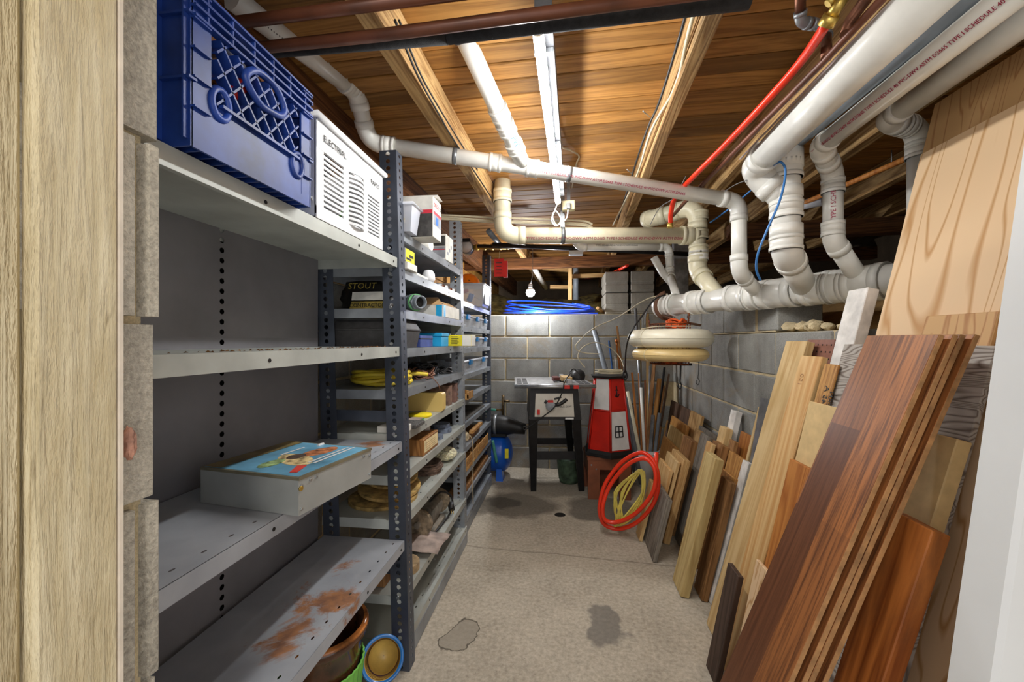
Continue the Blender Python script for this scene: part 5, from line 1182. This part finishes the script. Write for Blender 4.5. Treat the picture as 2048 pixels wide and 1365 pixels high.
# cords coiled on the lighthouse top
tz = sH+zC+.014
pts = []
for i in range(4*16): a = 6.283*i/16; R = .085+.012*math.sin(i*.6); pts.append((lc.x+.01+R*1.15*math.cos(a), lc.y+R*.7*math.sin(a), tz+.006+.0006*i))
o = MB().tube(spl(pts, 2), .004, 6).build('cord_coil', CREAMW, None, False, (lc.x, lc.y, tz)); tag(o, 'cream cord coiled on the lighthouse top', 'cord')
cable('cream cord looping from the pipe strap to the lighthouse top', [P(1335, 588, d=2.55), P(1290, 600, d=2.7), P(1235, 635, d=2.95), P(1190, 655, d=3.1), P(1160, 680, d=3.2), P(1151, 695, d=3.2), P(1165, 705, d=3.2), P(1200, 708, d=3.2)], .004, CREAMW)
cable('cream cord loop rising behind the lighthouse', [P(1170, 735, d=3.1), P(1156, 715, d=3.15), P(1165, 695, d=3.2), P(1190, 685, d=3.25), P(1220, 695, d=3.25), P(1240, 715, d=3.2), P(1248, 735, d=3.1)], .004, CREAMW)
cable('black cord hanging from the collector end past the float', [P(1330, 590, d=2.45), P(1308, 600, d=2.4), P(1282, 635, d=2.35), P(1262, 665, d=2.3), P(1252, 700, d=2.5), P(1250, 745, d=3.0)], .005, BLACKP)
cable('grey cord hanging from the collector end to the wire basket', [P(1332, 592, d=2.5), P(1305, 603, d=2.45), P(1292, 625, d=2.4), P(1290, 650, d=2.4)], .005, GREYW)
o = MB().tube(spl([P(1250, 740, d=3.0), P(1254, 752, d=3.0), P(1250, 760, d=3.0), P(1246, 752, d=3.0)], 4, True), .006, 6, True).build('shackle', BLACKM, None, False, P(1250, 750, d=3.0)); tag(o, 'black shackle hanging at the lighthouse top corner', 'shackle')
# ---------------------------------------------------------------- bucket and sticks
bk = P(1294, 894, d=3.32); bk = Vector((bk.x, bk.y, 0))
bu = thing('bucket', 'white ribbed plastic bucket crammed with sticks and pipes', 'bucket', bk); bh = .30
b = MB(); b.lathe([(.001,.004),(.082,.0),(.105,bh-.004),(.108,bh),(.103,bh),(.1,bh-.01),(.078,.01),(.001,.01)], 30); b.build('body', WHITEP, bu)
b = MB()
for z_ in (bh-.02, bh-.045, bh-.07): rr = .082+(.023)*z_/bh; b.lathe([(rr,z_-.004),(rr+.007,z_-.002),(rr+.007,z_+.002),(rr,z_+.004)], 30)
b.build('rib', WHITEP, bu)
STK = [ # label, top pixel, depth at top, radius, material, square?, bucket offset (x, y)
 ('orange brown square stick at the left of the bucket', (1264, 745), 3.45, .009, ORGW, 1, (-.06, .01)), ('second orange brown stick standing in the bucket', (1278, 746), 3.5, .009, ORGW, 1, (-.04, .05)),
 ('long grey steel conduit standing in the bucket', (1271, 617), 3.6, .0125, GALV, 0, (-.01, .06)), ('beige plastic tube leaning left out of the bucket', (1255, 783), 3.3, .013, PVCC, 0, (-.02, -.05)),
 ('white plastic pipe standing in the bucket', (1282, 775), 3.4, .0125, PVC, 0, (-.015, -.01)), ('tall brown wooden rail leaning right in the bucket', (1308, 728), 3.5, .014, BRW, 1, (-.03, -.045)),
 ('wide tan lath leaning right in the bucket', (1319, 757), 3.42, .016, GOLD, 1, (.0, -.06)), ('thin brown stick leaning right in the bucket', (1329, 771), 3.4, .007, BRW, 1, (.02, -.06)),
 ('black rod standing at the back of the bucket', (1329, 735), 3.55, .01, BLACKM, 0, (.06, .045)), ('thin dark stick at the right of the bucket', (1338, 748), 3.5, .008, DKBR, 1, (.065, .02)),
 ('flat grey metal strip leaning in the bucket', (1306, 830), 3.3, .014, GALV, 1, (.0, -.085)), ('blue grey angle iron leaning in the bucket', (1319, 826), 3.32, .012, PVCG, 1, (.035, -.075)),
 ('short pale stick leaning out to the right of the bucket', (1335, 841), 3.35, .007, TAN, 1, (.07, -.03)), ('short brown offcut at the right bucket rim', (1321, 853), 3.32, .01, BRW, 1, (.065, -.055)),
 ('thin pale stick at the left bucket rim', (1267, 831), 3.3, .006, TAN, 1, (-.055, -.055)), ('thin grey rod in the middle of the bucket', (1299, 732), 3.5, .005, GALV, 0, (.02, .03)),
 ('beige handle rising behind the float', (1295, 628), 3.6, .014, PALE, 0, (.03, .075)), ('slim reddish stick in the bucket', (1290, 760), 3.45, .007, REDW, 1, (-.005, .035)), ('slim dark brown stick in the bucket', (1313, 790), 3.45, .007, DKBR, 1, (.045, .0))]
for (lb_, tp, d, r_, m, sq, of) in STK:
    T_ = P(*tp, d=d); B_ = bk+Vector((of[0]*.62, of[1]*.62, .014)); L = (T_-B_).length; zdir = (T_-B_).normalized()
    b = MB()
    if sq: b.box(-r_, r_, -r_*.55, r_*.55, 0, L, .0012)
    else: b.cyl((0,0,0), (0,0,L), r_, n=12)
    o = b.build('stick' if sq else 'rod', m, None, False); o.location = B_; o.rotation_mode = 'QUATERNION'; o.rotation_quaternion = zdir.to_track_quat('Z', 'Y'); tag(o, lb_, 'stick' if sq else 'rod', 'sticks and rods in the bucket')
def lean(name, label, cat, top, bot, r_, m, sq=0, dt=3.3, n=14):
    T_, B_ = P(*top, d=dt), bot if isinstance(bot, Vector) else P(*bot); L = (T_-B_).length; b = MB()
    if sq: b.box(-r_, r_, -r_*sq, r_*sq, 0, L, .0012)
    else: b.cyl((0,0,0), (0,0,L), r_, n=n)
    o = b.build(name, m, None, False); o.location = B_; o.rotation_mode = 'QUATERNION'; o.rotation_quaternion = (T_-B_).to_track_quat('Z', 'Y'); return tag(o, label, cat)
bx_ = lambda dx_, dy_: Vector((lc.x+dx_, lc.y+dy_, .03))
lean('plastic_pipe', 'thick grey plastic pipe leaning behind the lighthouse', 'pipe', (1188, 660), bx_(.26, .26), .021, PVCG, 0, 3.45)
lean('wood_stake', 'brown wooden stake leaning behind the lighthouse', 'stick', (1234, 652), bx_(.25, .32), .011, BRW, .7, 3.5)
lean('wood_pole', 'turned brown pole with ball end behind the lighthouse', 'pole', (1233, 682), bx_(.22, .3), .009, REDW, 0, 3.5)
o = MB().lathe([(.001,-.016),(.012,-.011),(.017,0),(.012,.011),(.001,.016)], 16).build('pole_ball', REDW, None, False, (0,0,0)); o.parent = bpy.data.objects['wood_pole']; o.location = (0, 0, (P(1233,682,d=3.5)-bx_(.22,.3)).length)
lean('plastic_strip', 'blue flat strip leaning behind the lighthouse', 'strip', (1218, 681), bx_(.17, .3), .018, plain('blue_strip', (52,104,176), .5), .25, 3.5)
lean('plastic_strip', 'white flat strip leaning behind the lighthouse', 'strip', (1229, 712), bx_(.18, .25), .016, WHITEP, .25, 3.4)
lean('plastic_pipe', 'blue grey pipe standing between the lighthouse and the bucket', 'pipe', (1250, 795), bx_(.27, .14), .018, PVCG, 0, 3.25)
# ---------------------------------------------------------------- compressor
ty, tx0, tx1, tR = 3.5, -.83, -.455, .155; tzc = .05+tR
cm = thing('air_compressor', 'blue tank air compressor with black motor beyond the shelves', 'compressor', (-.62, ty, 0))
b = MB(); prof = [(.001, tx0)]
for q in range(1, 7): a = math.radians(15*q); prof.append((tR*math.sin(a), tx0+.09*(1-math.cos(a))))
for q in range(6, 0, -1): a = math.radians(15*q); prof.append((tR*math.sin(a), tx1-.09*(1-math.cos(a))))
prof.append((.001, tx1)); b.lathe(prof, 32, (0, ty, tzc), 'x'); b.build('tank', BLUETANK, cm, True)
for x in (-.74, -.56): MB().loft([(x-.02, ty-.13, .0), (x+.04, ty-.13, 0), (x+.04, ty-.02, 0), (x-.02, ty-.02, 0)], [(x-.02, ty-.1, .12), (x+.02, ty-.1, .12), (x+.02, ty-.04, .12), (x-.02, ty-.04, .12)]).build('foot', BLUETANK, cm, True)
b = MB(); b.tube([(-.8, ty-.02, .45), (-.62, ty-.02, .45), (-.56, ty-.02, .45), (-.5, ty-.03, .445), (-.43, ty-.04, .44), (-.38, ty-.05, .43), (-.34, ty-.05, .425)], [.07,.085,.085,.08,.06,.05,.045], 22); b.build('motor', BLACKP, cm, True)
b = MB(); b.tube([(-.61, ty-.02, .45), (-.585, ty-.02, .45)], .092, 22); b.build('motor_band', GALV, cm, True)
MB().box(-.74, -.5, ty-.08, ty+.06, .355, .385, .004).build('mounting_plate', BLACKM, cm, True)
MB().loft([(-.5, ty-.155, .2), (-.47, ty-.15, .2), (-.47, ty-.149, .28), (-.5, ty-.154, .28)], [(-.5, ty-.1555, .2), (-.47, ty-.1505, .2), (-.47, ty-.1495, .28), (-.5, ty-.1545, .28)]).build('sticker', YELLOWC, cm, True)
vq = P(1006, 825, d=3.6)
b = MB(); b.tube([Vector((vq.x, vq.y, .5)), Vector((vq.x, vq.y, P(0, 790, d=3.6).z))], .013, 12); b.tube([vq+Vector((-.07,0,.02)), vq+Vector((.0,0,.02))], .011, 10); b.tube([vq+Vector((0,0,.1)), vq+Vector((.06,0,.1))], .01, 10); b.build('valve_pipe', plain('aged_brass', (112,92,62), .5, .6, .3, 20), cm, True)
MB().tube(spl([vq+Vector((-.06,0,.02)), vq+Vector((-.12,0,.02)), vq+Vector((-.2,.02,.0))], 4), .012, 10).build('air_hose', TEAL, cm, True)
MB().tube(spl([Vector((-.6, ty-.17, .35)), Vector((-.58, ty-.172, .25)), Vector((-.565, ty-.172, .17))], 4), .012, 10).build('drain_hose', TEAL, cm, True)
# ---------------------------------------------------------------- hanging floats and basket
fcn = P(1339, 675, d=2.42); bcn = Vector((fcn.x, fcn.y, 0))
def floatring(label, c_, R, rx, rz_, m, nm='float_ring'):
    b = MB(); pts = [Vector((R*math.cos(6.283*i/48), R*math.sin(6.283*i/48), 0)) for i in range(48)]; vs = []
    for p_ in pts:
        d_ = p_.normalized()
        for j_ in range(16): a = 6.283*j_/16; vs.append(p_+d_*(rx*math.cos(a))+Vector((0,0,rz_*math.sin(a))))
    b.add(vs, [(i*16+j_, i*16+(j_+1) % 16, ((i+1) % 48)*16+(j_+1) % 16, ((i+1) % 48)*16+j_) for i in range(48) for j_ in range(16)], True)
    r = thing(nm, label, 'float', c_); b.build('ring', m, r)
    b = MB(); b.tube([p_.normalized()*(R+rx) for p_ in pts], .0025, 5, True); b.build('seam', m, r)
    for i in (3, 29):
        p_ = pts[i]; d_ = p_.normalized(); b = MB(); b.tube([p_+d_*((rx+.001)*math.cos(6.283*j_/16))+Vector((0,0,(rz_+.001)*math.sin(6.283*j_/16))) for j_ in range(16)], .002, 5, True); b.build('band', CREAMW, r)
floatring('larger white inflatable ring hanging around the wire basket', Vector((fcn.x, fcn.y, 1.185)), .183, .056, .052, FLOATW)
floatring('smaller cream inflatable ring hanging under the white ring', Vector((fcn.x, fcn.y, 1.092)), .165, .048, .038, FLOATC)
wb = thing('wire_basket', 'rusty wire basket hanging inside the two rings', 'basket', (fcn.x, fcn.y, 1.03))
b = MB(); 
for (z_, R) in ((1.27, .115), (1.2, .113), (1.12, .11), (1.05, .108), (1.035, .106)): b.tube([(fcn.x+R*math.cos(6.283*i/28), fcn.y+R*math.sin(6.283*i/28), z_) for i in range(28)], .0028, 5, True)
for i in range(22): a = 6.283*i/22; b.tube([(fcn.x+.115*math.cos(a), fcn.y+.115*math.sin(a), 1.27), (fcn.x+.106*math.cos(a), fcn.y+.106*math.sin(a), 1.035)], .0018, 5)
for k in range(-4, 5): y = .022*k; w_ = math.sqrt(.106**2-y*y); b.tube([(fcn.x-w_, fcn.y+y, 1.035), (fcn.x+w_, fcn.y+y, 1.035)], .0018, 5); b.tube([(fcn.x+y, fcn.y-w_, 1.037), (fcn.x+y, fcn.y+w_, 1.037)], .0018, 5)
b.build('wires', RUST, wb, True)
hk = onm(1372)
b = MB(); b.tube([(fcn.x-.115, fcn.y, 1.27), (fcn.x-.118, fcn.y, 1.3)], .003, 6); b.tube(spl([(fcn.x+.1, fcn.y-.03, 1.27), (hk.x, hk.y-.05, hk.z-.09), (hk.x, hk.y-.06, hk.z), (hk.x+.0, hk.y, hk.z+R4+.006), (hk.x+.02, hk.y+.06, hk.z)], 5), .003, 6); b.build('hanger_wire', RUST, wb, True)
b = MB()
for i in range(7):
    q = Vector((fcn.x+.1, fcn.y-.03, 1.27+.02*i)); b.tube([q+Vector((.008*math.cos(a), (.008*math.sin(a) if i % 2 else 0), (.0 if i % 2 else .012*math.sin(a)))) for a in [6.283*j_/10 for j_ in range(10)]], .0018, 5, True)
b.build('chain', RUST, wb, True)
tangle('rope_tangle', 'orange rope bundle heaped in the wire basket', (fcn.x+.035, fcn.y-.01, 1.235), .055, .055, 7, .006, ROPEO, 11, 'rope'); tangle('rope_tangle', 'orange rope seen at bottom of the wire basket', (fcn.x, fcn.y, 1.04), .075, .03, 6, .005, ROPEO, 12, 'rope')
cable('cream cord lying on the white float', [(fcn.x-.17, fcn.y-.05, 1.24), (fcn.x-.1, fcn.y-.1, 1.252), (fcn.x-.0, fcn.y-.16, 1.252), (fcn.x+.08, fcn.y-.14, 1.252), (fcn.x+.11, fcn.y-.1, 1.256)], .003, CREAMW)
# strap looped over the collector end
b = MB(); pts = []
for i in range(13): a = math.radians(100+i*16); pts.append(M0+MD*.03+Vector((math.cos(a)*.95, math.cos(a)*.3, math.sin(a)))*(R4*1.3))
pts += [Vector((fcn.x-.03, fcn.y+.02, 1.31)), Vector((fcn.x+.04, fcn.y, 1.29)), Vector((fcn.x+.17, fcn.y-.02, 1.26))]
b.tube(pts, .004, 6, flat=5); o = b.build('webbing_strap', STRAPB, None, False, M0); tag(o, 'brown webbing strap looped around the drain end', 'strap')
for (px, y0, y1, lb_) in ((1362, 726, 778, 'black bungee cord with hook hanging from the wire basket'), (1398, 720, 770, 'thin black cord hanging on the block wall')):
    o = MB().tube(spl([P(px, y0, d=2.45), P(px-1, (y0+y1)/2, d=2.45), P(px-2, y1-14, d=2.45), P(px+1, y1-8, d=2.45), P(px-2, y1, d=2.45), P(px-6, y1-5, d=2.45), P(px-5, y1-9, d=2.45)], 4), .004 if px < 1380 else .002, 6).build('bungee_cord', BLACKP, None, False, P(px, y0, d=2.45)); tag(o, lb_, 'cord')
bar('rubber_grip', 'black rubber grip sticking out under the wire basket', [P(1362, 729, d=2.38), P(1384, 729, d=2.36)], .007, BLACKP, 'grip')
# ---------------------------------------------------------------- hose and cord on the floor
dfn = lambda px: 2.47-.16*max(0, min(1, (px-1225)/90))
loop1 = [(1200,1005),(1212,965),(1243,925),(1278,906),(1300,914),(1314,940),(1316,978),(1303,1014),(1272,1046),(1238,1058),(1210,1050),(1200,1030)]
loop2 = [(1206,1010),(1222,968),(1255,930),(1288,917),(1308,935),(1311,965),(1300,995),(1270,1028),(1236,1044),(1210,1040)]
r = thing('hose_coil', 'bright red hose coiled in two loops leaning on boards', 'hose', P(1225, 1056, d=2.47))
MB().tube(spl([P(x, y, d=dfn(x)) for x, y in loop1], 5, True), .012, 12, True).build('hose_loop', REDPEX, r, True)
MB().tube(spl([P(x, y, d=dfn(x)-.035) for x, y in loop2], 5, True), .012, 12, True).build('hose_loop', REDPEX, r, True)
MB().tube([P(1313, 905, d=2.36), P(1311, 950, d=2.32)], .012, 12).build('hose_end', REDPEX, r, True)
rnd = random.Random(4); pts = []
for i in range(11):
    t = i/10; pts += [P(1280+rnd.uniform(-4,4), 942+rnd.uniform(-3,4), d=2.42), P(1255-25*t+rnd.uniform(-4,4), 985, d=2.44), P(1228+42*t*rnd.random(), 1052-10*t, d=2.45), P(1262+rnd.uniform(-12,16), 1030-14*t, d=2.42), P(1284+6*rnd.random(), 980, d=2.4)]
o = MB().tube(spl(pts, 5), .0048, 7).build('extension_cord', YCORD2, None, False, P(1250, 1050, d=2.45)); tag(o, 'pale yellow extension cord hank inside the red hose', 'cord')
# ---------------------------------------------------------------- on the far wall ledge and in the crawl space
for (px, k, lb_) in ((1234, 0, 'lower'), (1234, 1, 'upper'), (1286, 0, 'lower'), (1286, 1, 'upper')):
    q = P(px, 620, Y=YB+.03); o = MB().cbox(0, 0, .0965, .197, .38, .19, .004).cbox(0, 0, .045, .205, .388, .05, .004).cbox(0, 0, .14, .205, .388, .095, .004).build('stacked_block', BLOCKR, None, False); o.location = (q.x, YB+.24, ZW+.001+k*.197)
    tag(o, lb_+' concrete block of the '+('left' if False else ('stack beside the blue tubing' if px < 1250 else 'stack beside the grey duct')), 'block', 'concrete blocks stacked on the wall')
pts = []
lq = P(1065, 615, Y=YB+.12)
for i in range(4*20+1): a = 6.283*i/20; R = .3+.03*math.sin(i*.314); ph = .25*(i//20); pts.append((lq.x+.16+R*1.5*math.cos(a+ph)*(1-.03*(i//20)), YB+.2+.19*(R/.31)*math.sin(a), ZW+.012+.004*(i/20)+(math.sin(a)+1)*(.006+.02*(i/20))))
o = MB().tube(spl(pts, 3), .0075, 10).build('tubing_coil', BLUEPEX, None, False, (lq.x, YB+.17, ZW)); tag(o, 'flat coil of blue plastic tubing on the block wall top', 'tubing')
q = P(1203, 618, Y=YB+.02); 
lean('wooden_dowel', 'small round wood dowel end beside the stacked blocks', 'handle', (1195, 616), Vector((q.x+.05, YB+.25, ZW+.02)), .014, TAN, 0, 3.72)
mq = P(934, 495, d=3.2)
gm = thing('gas_meter', 'round gas meter dial with brass fittings above the far shelves', 'meter', mq)
b = MB(); b.M = Matrix.Translation(mq); b.lathe([(.001,-.03),(.05,-.03),(.055,-.02),(.055,.03),(.001,.03)], 24, ax='y'); b.build('case', GALV, gm, True)
b = MB(); b.M = Matrix.Translation(mq); b.lathe([(.001,-.032),(.045,-.032),(.045,-.0305)], 24, ax='y'); b.build('dial', CWHITE, gm, True)
b = MB(); b.cbox(mq.x, mq.y-.01, mq.z+.05, .06, .05, .03, .004); b.build('bracket', BLACKM, gm, True)
b = MB(); b.tube([mq+Vector((.05,0,0)), mq+Vector((.35,.0,-.005))], .018, 12)
for k in range(5): b.tube([mq+Vector((.07+.06*k,0,0)), mq+Vector((.09+.06*k,0,0))], .025, 8)
b.build('brass_pipe', BRASS, gm, True)
tq = P(1006, 535, d=3.0); rt = thing('red_tag', 'red paper tag hanging on a wire above the shelves', 'tag', tq)
MB().cbox(tq.x-.03, tq.y, tq.z, .07, .002, .13).build('card', REDTAG, rt, True); MB().cbox(tq.x+.015, tq.y+.02, tq.z-.01, .03, .03, .12).build('fold', REDTAG, rt, True)
for k in range(4): MB().cbox(tq.x-.03, tq.y-.0015, tq.z+.035-.025*k, .045-.008*(k % 2), .0006, .006).build('print_line', DARKCARD, rt, True)
MB().tube([tq+Vector((-.03,0,.065)), tq+Vector((-.025,0,.12))], .0015, 5).build('tie_wire', CREAMW, rt, True)
lean('vent_pipe', 'white pipe wrapped with wire slanting into the crawl space', 'pipe', (1063, 528), P(1092, 575, d=4.6), .026, PVC, 0, 4.05)
lean('vent_pipe', 'grey pipe slanting behind the cream elbow', 'pipe', (977, 462), P(1000, 490, d=3.1), .02, PVCG, 0, 2.9)
bar('pex_line', 'red tubing running away through the crawl space', [P(1255, 531, d=3.4), P(1222, 547, d=4.2), P(1170, 557, d=5.0)], .012, REDPEX, 'hose')
bar('duct_pipe', 'grey vertical pipe deep in the crawl space', [P(1152, 520, d=4.3), P(1152, 600, d=4.3)], .03, PVCG)
o = MB().cbox(0,0,0,.1,.06,.03,.004).build('junction_box', WHITEP, None, False); o.location = P(1152, 506, d=2.95); tag(o, 'small white junction box under the black pipe', 'box')
for (a_, b_, lb_) in (((1140, 553, 4.2), (1215, 550, 4.2), 'upper wood brace in the crawl space'), ((1100, 574, 4.4), (1145, 574, 4.4), 'lower wood brace in the crawl space'), ((1140, 520, 4.1), (1140, 600, 4.1), 'upright wood post in the crawl space'), ((1085, 535, 4.4), (1140, 540, 4.4), 'wide wood board in the crawl space')):
    A_, B_ = P(a_[0], a_[1], d=a_[2]), P(b_[0], b_[1], d=b_[2]); L = (B_-A_).length; o = MB().box(-.04 if 'wide' in lb_ else -.02, .04 if 'wide' in lb_ else .02, -.02, .02, 0, L, .002).build('wood_brace', TAN, None, False); o.location = A_; o.rotation_mode = 'QUATERNION'; o.rotation_quaternion = (B_-A_).to_track_quat('Z', 'Y'); tag(o, lb_, 'wood')
q = P(1361, 530, Y=3.3); o = MB().box(q.x-.05, q.x+.06, 3.3, 3.36, ZW, 1.95, .003).build('sheet_metal_duct', ZINC, None, False); tag(o, 'upright grey metal duct beside the stacked blocks', 'duct')
# paint roller pole stored in the joists on the right
pr_ = thing('roller_pole', 'wooden pole with plastic wrapped end stored along the joists', 'pole', P(1600, 408, d=2.1))
MB().tube([P(1608, 406, d=2.1), P(1840, 305, d=1.62)], .012, 10).build('pole', ORGW, pr_, True)
for t_ in (.2, .8):
    q = P(1608, 406, d=2.1).lerp(P(1840, 305, d=1.62), t_); MB().tube([q, Vector((q.x, q.y, 1.97))], .002, 6).build('hanger_wire', GALV, pr_, True)
MB().tube([P(1597, 412, d=2.13), P(1645, 400, d=2.05)], [.022,.03], 12).build('wrapped_end', FROST, pr_, True)
# ---------------------------------------------------------------- boards leaning on the right wall
def plank(name, label, TL, TR, xb, s, t, m, cat='board', zb=0.0, z1=None, bev=.002):
    A, B = PL(*TL, xb, s), PL(*TR, xb, s); nn = math.sqrt(1+s*s); z0 = zb+s*t/nn
    zt = (A.z+B.z)/2 if z1 is None else z1
    y0, y1 = min(A.y, B.y), max(A.y, B.y); w = y1-y0; L = (zt-z0)*nn; u = Vector((s, 0, 1))/nn; bk_ = Vector((1, 0, -s))/nn; yv = Vector((0,1,0))
    o = MB().box(-w/2, w/2, 0, t, 0, L, min(bev, t*.3)).build(name, m)
    M = Matrix((yv, bk_, u)).transposed().to_4x4(); M.translation = Vector((xb+s*z0, (y0+y1)/2, z0)); o.matrix_world = M
    return tag(o, label, cat)
BD = [
 ('plank', 'wide dark brown plank against the wall near the far corner', (1342,803), (1381,818), .775, .165, .018, DKBR),
 ('plank', 'tan plank standing beside the wide dark brown plank', (1381,822), (1404,831), .75, .2, .018, TAN),
 ('plank', 'golden plank with dark grain in front of the dark brown plank', (1343,833), (1375,850), .69, .22, .018, GOLD),
 ('plank', 'pale greenish plank in front of the golden plank', (1339,852), (1370,869), .655, .22, .02, GREENW),
 ('timber', 'thick tan and brown timber with dark side by the pale plank', (1366,871), (1384,881), .61, .23, .04, BRW),
 ('plank', 'yellow brown streaked plank near the bucket', (1326,875), (1354,892), .60, .23, .02, GOLD),
 ('timber', 'long light brown timber reaching the floor behind the red hose', (1344,900), (1369,917), .55, .24, .038, TAN),
 ('plank', 'small pale plank leaning on the light brown timber', (1333,906), (1356,920), .522, .24, .018, PALE),
 ('plank', 'short orange fir board behind the red hose', (1318,921), (1342,936), .495, .24, .018, PINE),
 ('plank', 'short dark grey board standing in front of the fir board', (1312,976), (1340,988), .452, .24, .022, GREYWD),
 ('plank', 'narrow yellowish board edge beside the yellow cord', (1298,960), (1307,966), .42, .24, .02, PALE),
 ('plank', 'long weathered grey plank with bluish face', (1401,868), (1420,871), .635, .24, .022, GREYWD),
 ('plank', 'tan offcut between grey planks', (1390,858), (1412,868), .68, .24, .02, TAN),
 ('plank', 'grey brown board with curved top against the wall', (1398,852), (1436,872), .735, .22, .018, GREYWD),
 ('timber', 'thick pale green treated timber standing on the floor', (1410,902), (1431,917), .512, .24, .04, GREENW),
 ('stick', 'light square stick behind the treated timber', (1413,883), (1426,887), .60, .24, .018, PINE),
 ('timber', 'rough brown timber with bark edge', (1425,884), (1446,888), .635, .24, .035, BRW),
 ('timber', 'pale sawn timber end beside the white painted stick', (1440,850), (1453,858), .68, .22, .036, PALE),
 ('stick', 'short white painted stick with stains against the wall', (1462,819), (1473,823), .725, .21, .032, PAINTW),
 ('stick', 'brown strip behind the gold brown offcut', (1459,880), (1471,882), .685, .22, .018, BRW),
 ('plank', 'orange board in front of the block wall beside the thin lath', (1481,864), (1504,871), .745, .2, .016, ORGW),
 ('lath', 'thin pale lath leaning upright against the wall', (1516,813), (1520,815), .69, .22, .012, PALE),
 ('panel', 'blue grey metal sheet strip behind the tall tan moulding', (1521,796), (1538,797), .735, .16, .004, GALV),
 ('plank', 'gold brown offcut with wavy grain', (1458,902), (1486,918), .655, .23, .02, GOLD),
 ('plank', 'small golden plank behind the rough timber', (1445,938), (1471,957), .63, .23, .018, GOLD),
 ('timber', 'grey brown rough timber standing on the floor', (1442,953), (1461,963), .598, .23, .03, BRW),
 ('stick', 'long white painted stick with square end', (1485,921), (1498,925), .632, .25, .022, PAINTW),
 ('moulding', 'tall tan bevelled moulding reaching eye height', (1572,682), (1614,682), .57, .262, .03, PALE),
 ('strip', 'narrow white strip between moulding and pine board', (1585,742), (1593,742), .615, .25, .008, WHITEP),
 ('plank', 'wide knotty pine board', (1601,712), (1645,712), .552, .262, .02, PINE),
 ('panel', 'brown pegboard piece with rows of holes', (1615,679), (1670,679), .695, .195, .006, PEG),
 ('plank', 'small golden board with stamped black lettering', (1648,728), (1678,729), .562, .245, .006, GOLD),
 ('timber', 'white stained two by four in front of the drain pipe', (1697,580), (1736,575), .598, .235, .034, PAINTW),
 ('panel', 'weathered grey plywood panel with raised grain', (1688,688), (1992,691), .572, .246, .012, WEATH),
 ('panel', 'tan plywood offcut above the weathered panel', (1852,631), (1998,623), .586, .245, .01, PLYD),
 ('plywood_sheet', 'tall pale plywood sheet with knots leaning on the wall top', (1841,308), (2420,10), .622, .226, .014, PLY, 'board', 0, PL(1841,308,.622,.226).z),
 ('plywood_sheet', 'taller plywood sheet standing behind the pale sheet', (1869,208), (2400,-150), .642, .232, .014, PLYD, 'board', 0, PL(1869,208,.642,.232).z),
 ('board', 'pale tan fibreboard beside the dark laminate planks', (1618,804), (1676,813), .545, .225, .01, MDF),
 ('plank', 'orange brown plank left of the laminate planks', (1579,918), (1622,937), .528, .222, .016, ORGW),
 ('plank', 'light plywood strip in front of the orange brown plank', (1512,1119), (1535,1142), .51, .2, .012, PLY),
 ('plank', 'short dark walnut board standing on the floor', (1455,1128), (1478,1149), .497, .2, .018, WALNUT),
 ('board', 'thick tan fibreboard right of the laminate planks', (1849,861), (1915,879), .50, .272, .028, MDF),
 ('plank', 'reddish scratched pine plank right of the laminate', (1778,1019), (1866,1060), .425, .29, .032, REDW),
]
OB = {}
for d_ in BD: OB[d_[1]] = plank(*d_)
HDF = plain('hdf_core', (168,124,78), .7, 0, .12, 40)
for k in range(4):
    off = k*.019
    o = plank('laminate_plank', ('front', 'second', 'third', 'rearmost')[k]+' dark brown laminate floor plank of leaning stack', (1735,671), (1880,668), .262, .385, .0095, HDF, bev=.001)
    o.matrix_world = Matrix.Translation((off, 0, 0)) @ o.matrix_world
    wx = max(v.co.x for v in o.data.vertices); wl_ = max(v.co.z for v in o.data.vertices); fc_ = MB().box(-wx+.001, wx-.001, -.0009, .0004, .0015, wl_-.0015).build('wear_layer', LAM, o)
    o.location.y -= (0, .006, -.002, .004)[k]; o['group'] = 'stacked laminate planks'
    if k == 0:
        pass
def sub(o, name, x0, x1, y0, y1, z0, z1, m): return MB().box(x0, x1, y0, y1, z0, z1).build(name, m, o)
pg = OB['brown pegboard piece with rows of holes']; zs = [v.co.z for v in pg.data.vertices]; L = max(zs); w = max(v.co.x for v in pg.data.vertices)
b = MB()
for r_ in range(12):
    for c_ in range(9):
        x = -w+.012+c_*.0254; 
        if x < w-.006: b.cyl((x, -.0006, L-.02-r_*.0254), (x, .0004, L-.02-r_*.0254), .0032, n=8)
b.build('peg_hole', DARKHOLE, pg)
o = OB['small golden board with stamped black lettering']; L = max(v.co.z for v in o.data.vertices)
t_ = text(None, 'BIO 745 A', .03, (-.002, -.0008, L-.2), (0,0,1), (-1,0,0), BLACKINK, 'stamped_text'); t_.parent = o; t_ = text(None, 'WESTERN', .026, (-.03, -.0008, L-.2), (0,0,1), (-1,0,0), BLACKINK, 'stamped_text'); t_.parent = o
o = OB['wide knotty pine board']; L = max(v.co.z for v in o.data.vertices)
t_ = text(None, '150', .03, (.03, -.0008, L-.11), (0,0,1), (-1,0,0), plain('faded_ink', (176,130,86), .7), 'stamped_text'); t_.parent = o
# chamfer strips that give the moulding and treated timber their angled faces
o = OB['thick pale green treated timber standing on the floor']
# white door slab standing at the near end
xb, s = .545, .125; z0 = .012; n_ = math.sqrt(1+s*s)
o = MB().box(-.036, .036, 0, .62, 0, (1.42-z0)*n_, .006).build('door_slab', WHITEBOARD)
M = Matrix((Vector((0,1,0)), Vector((1,0,-s))/n_, Vector((s,0,1))/n_)).transposed().to_4x4(); M.translation = Vector((xb-.008, .712, .62*s/n_+.002)); o.matrix_world = M
tag(o, 'white painted door slab seen on edge in front of the plywood', 'door')
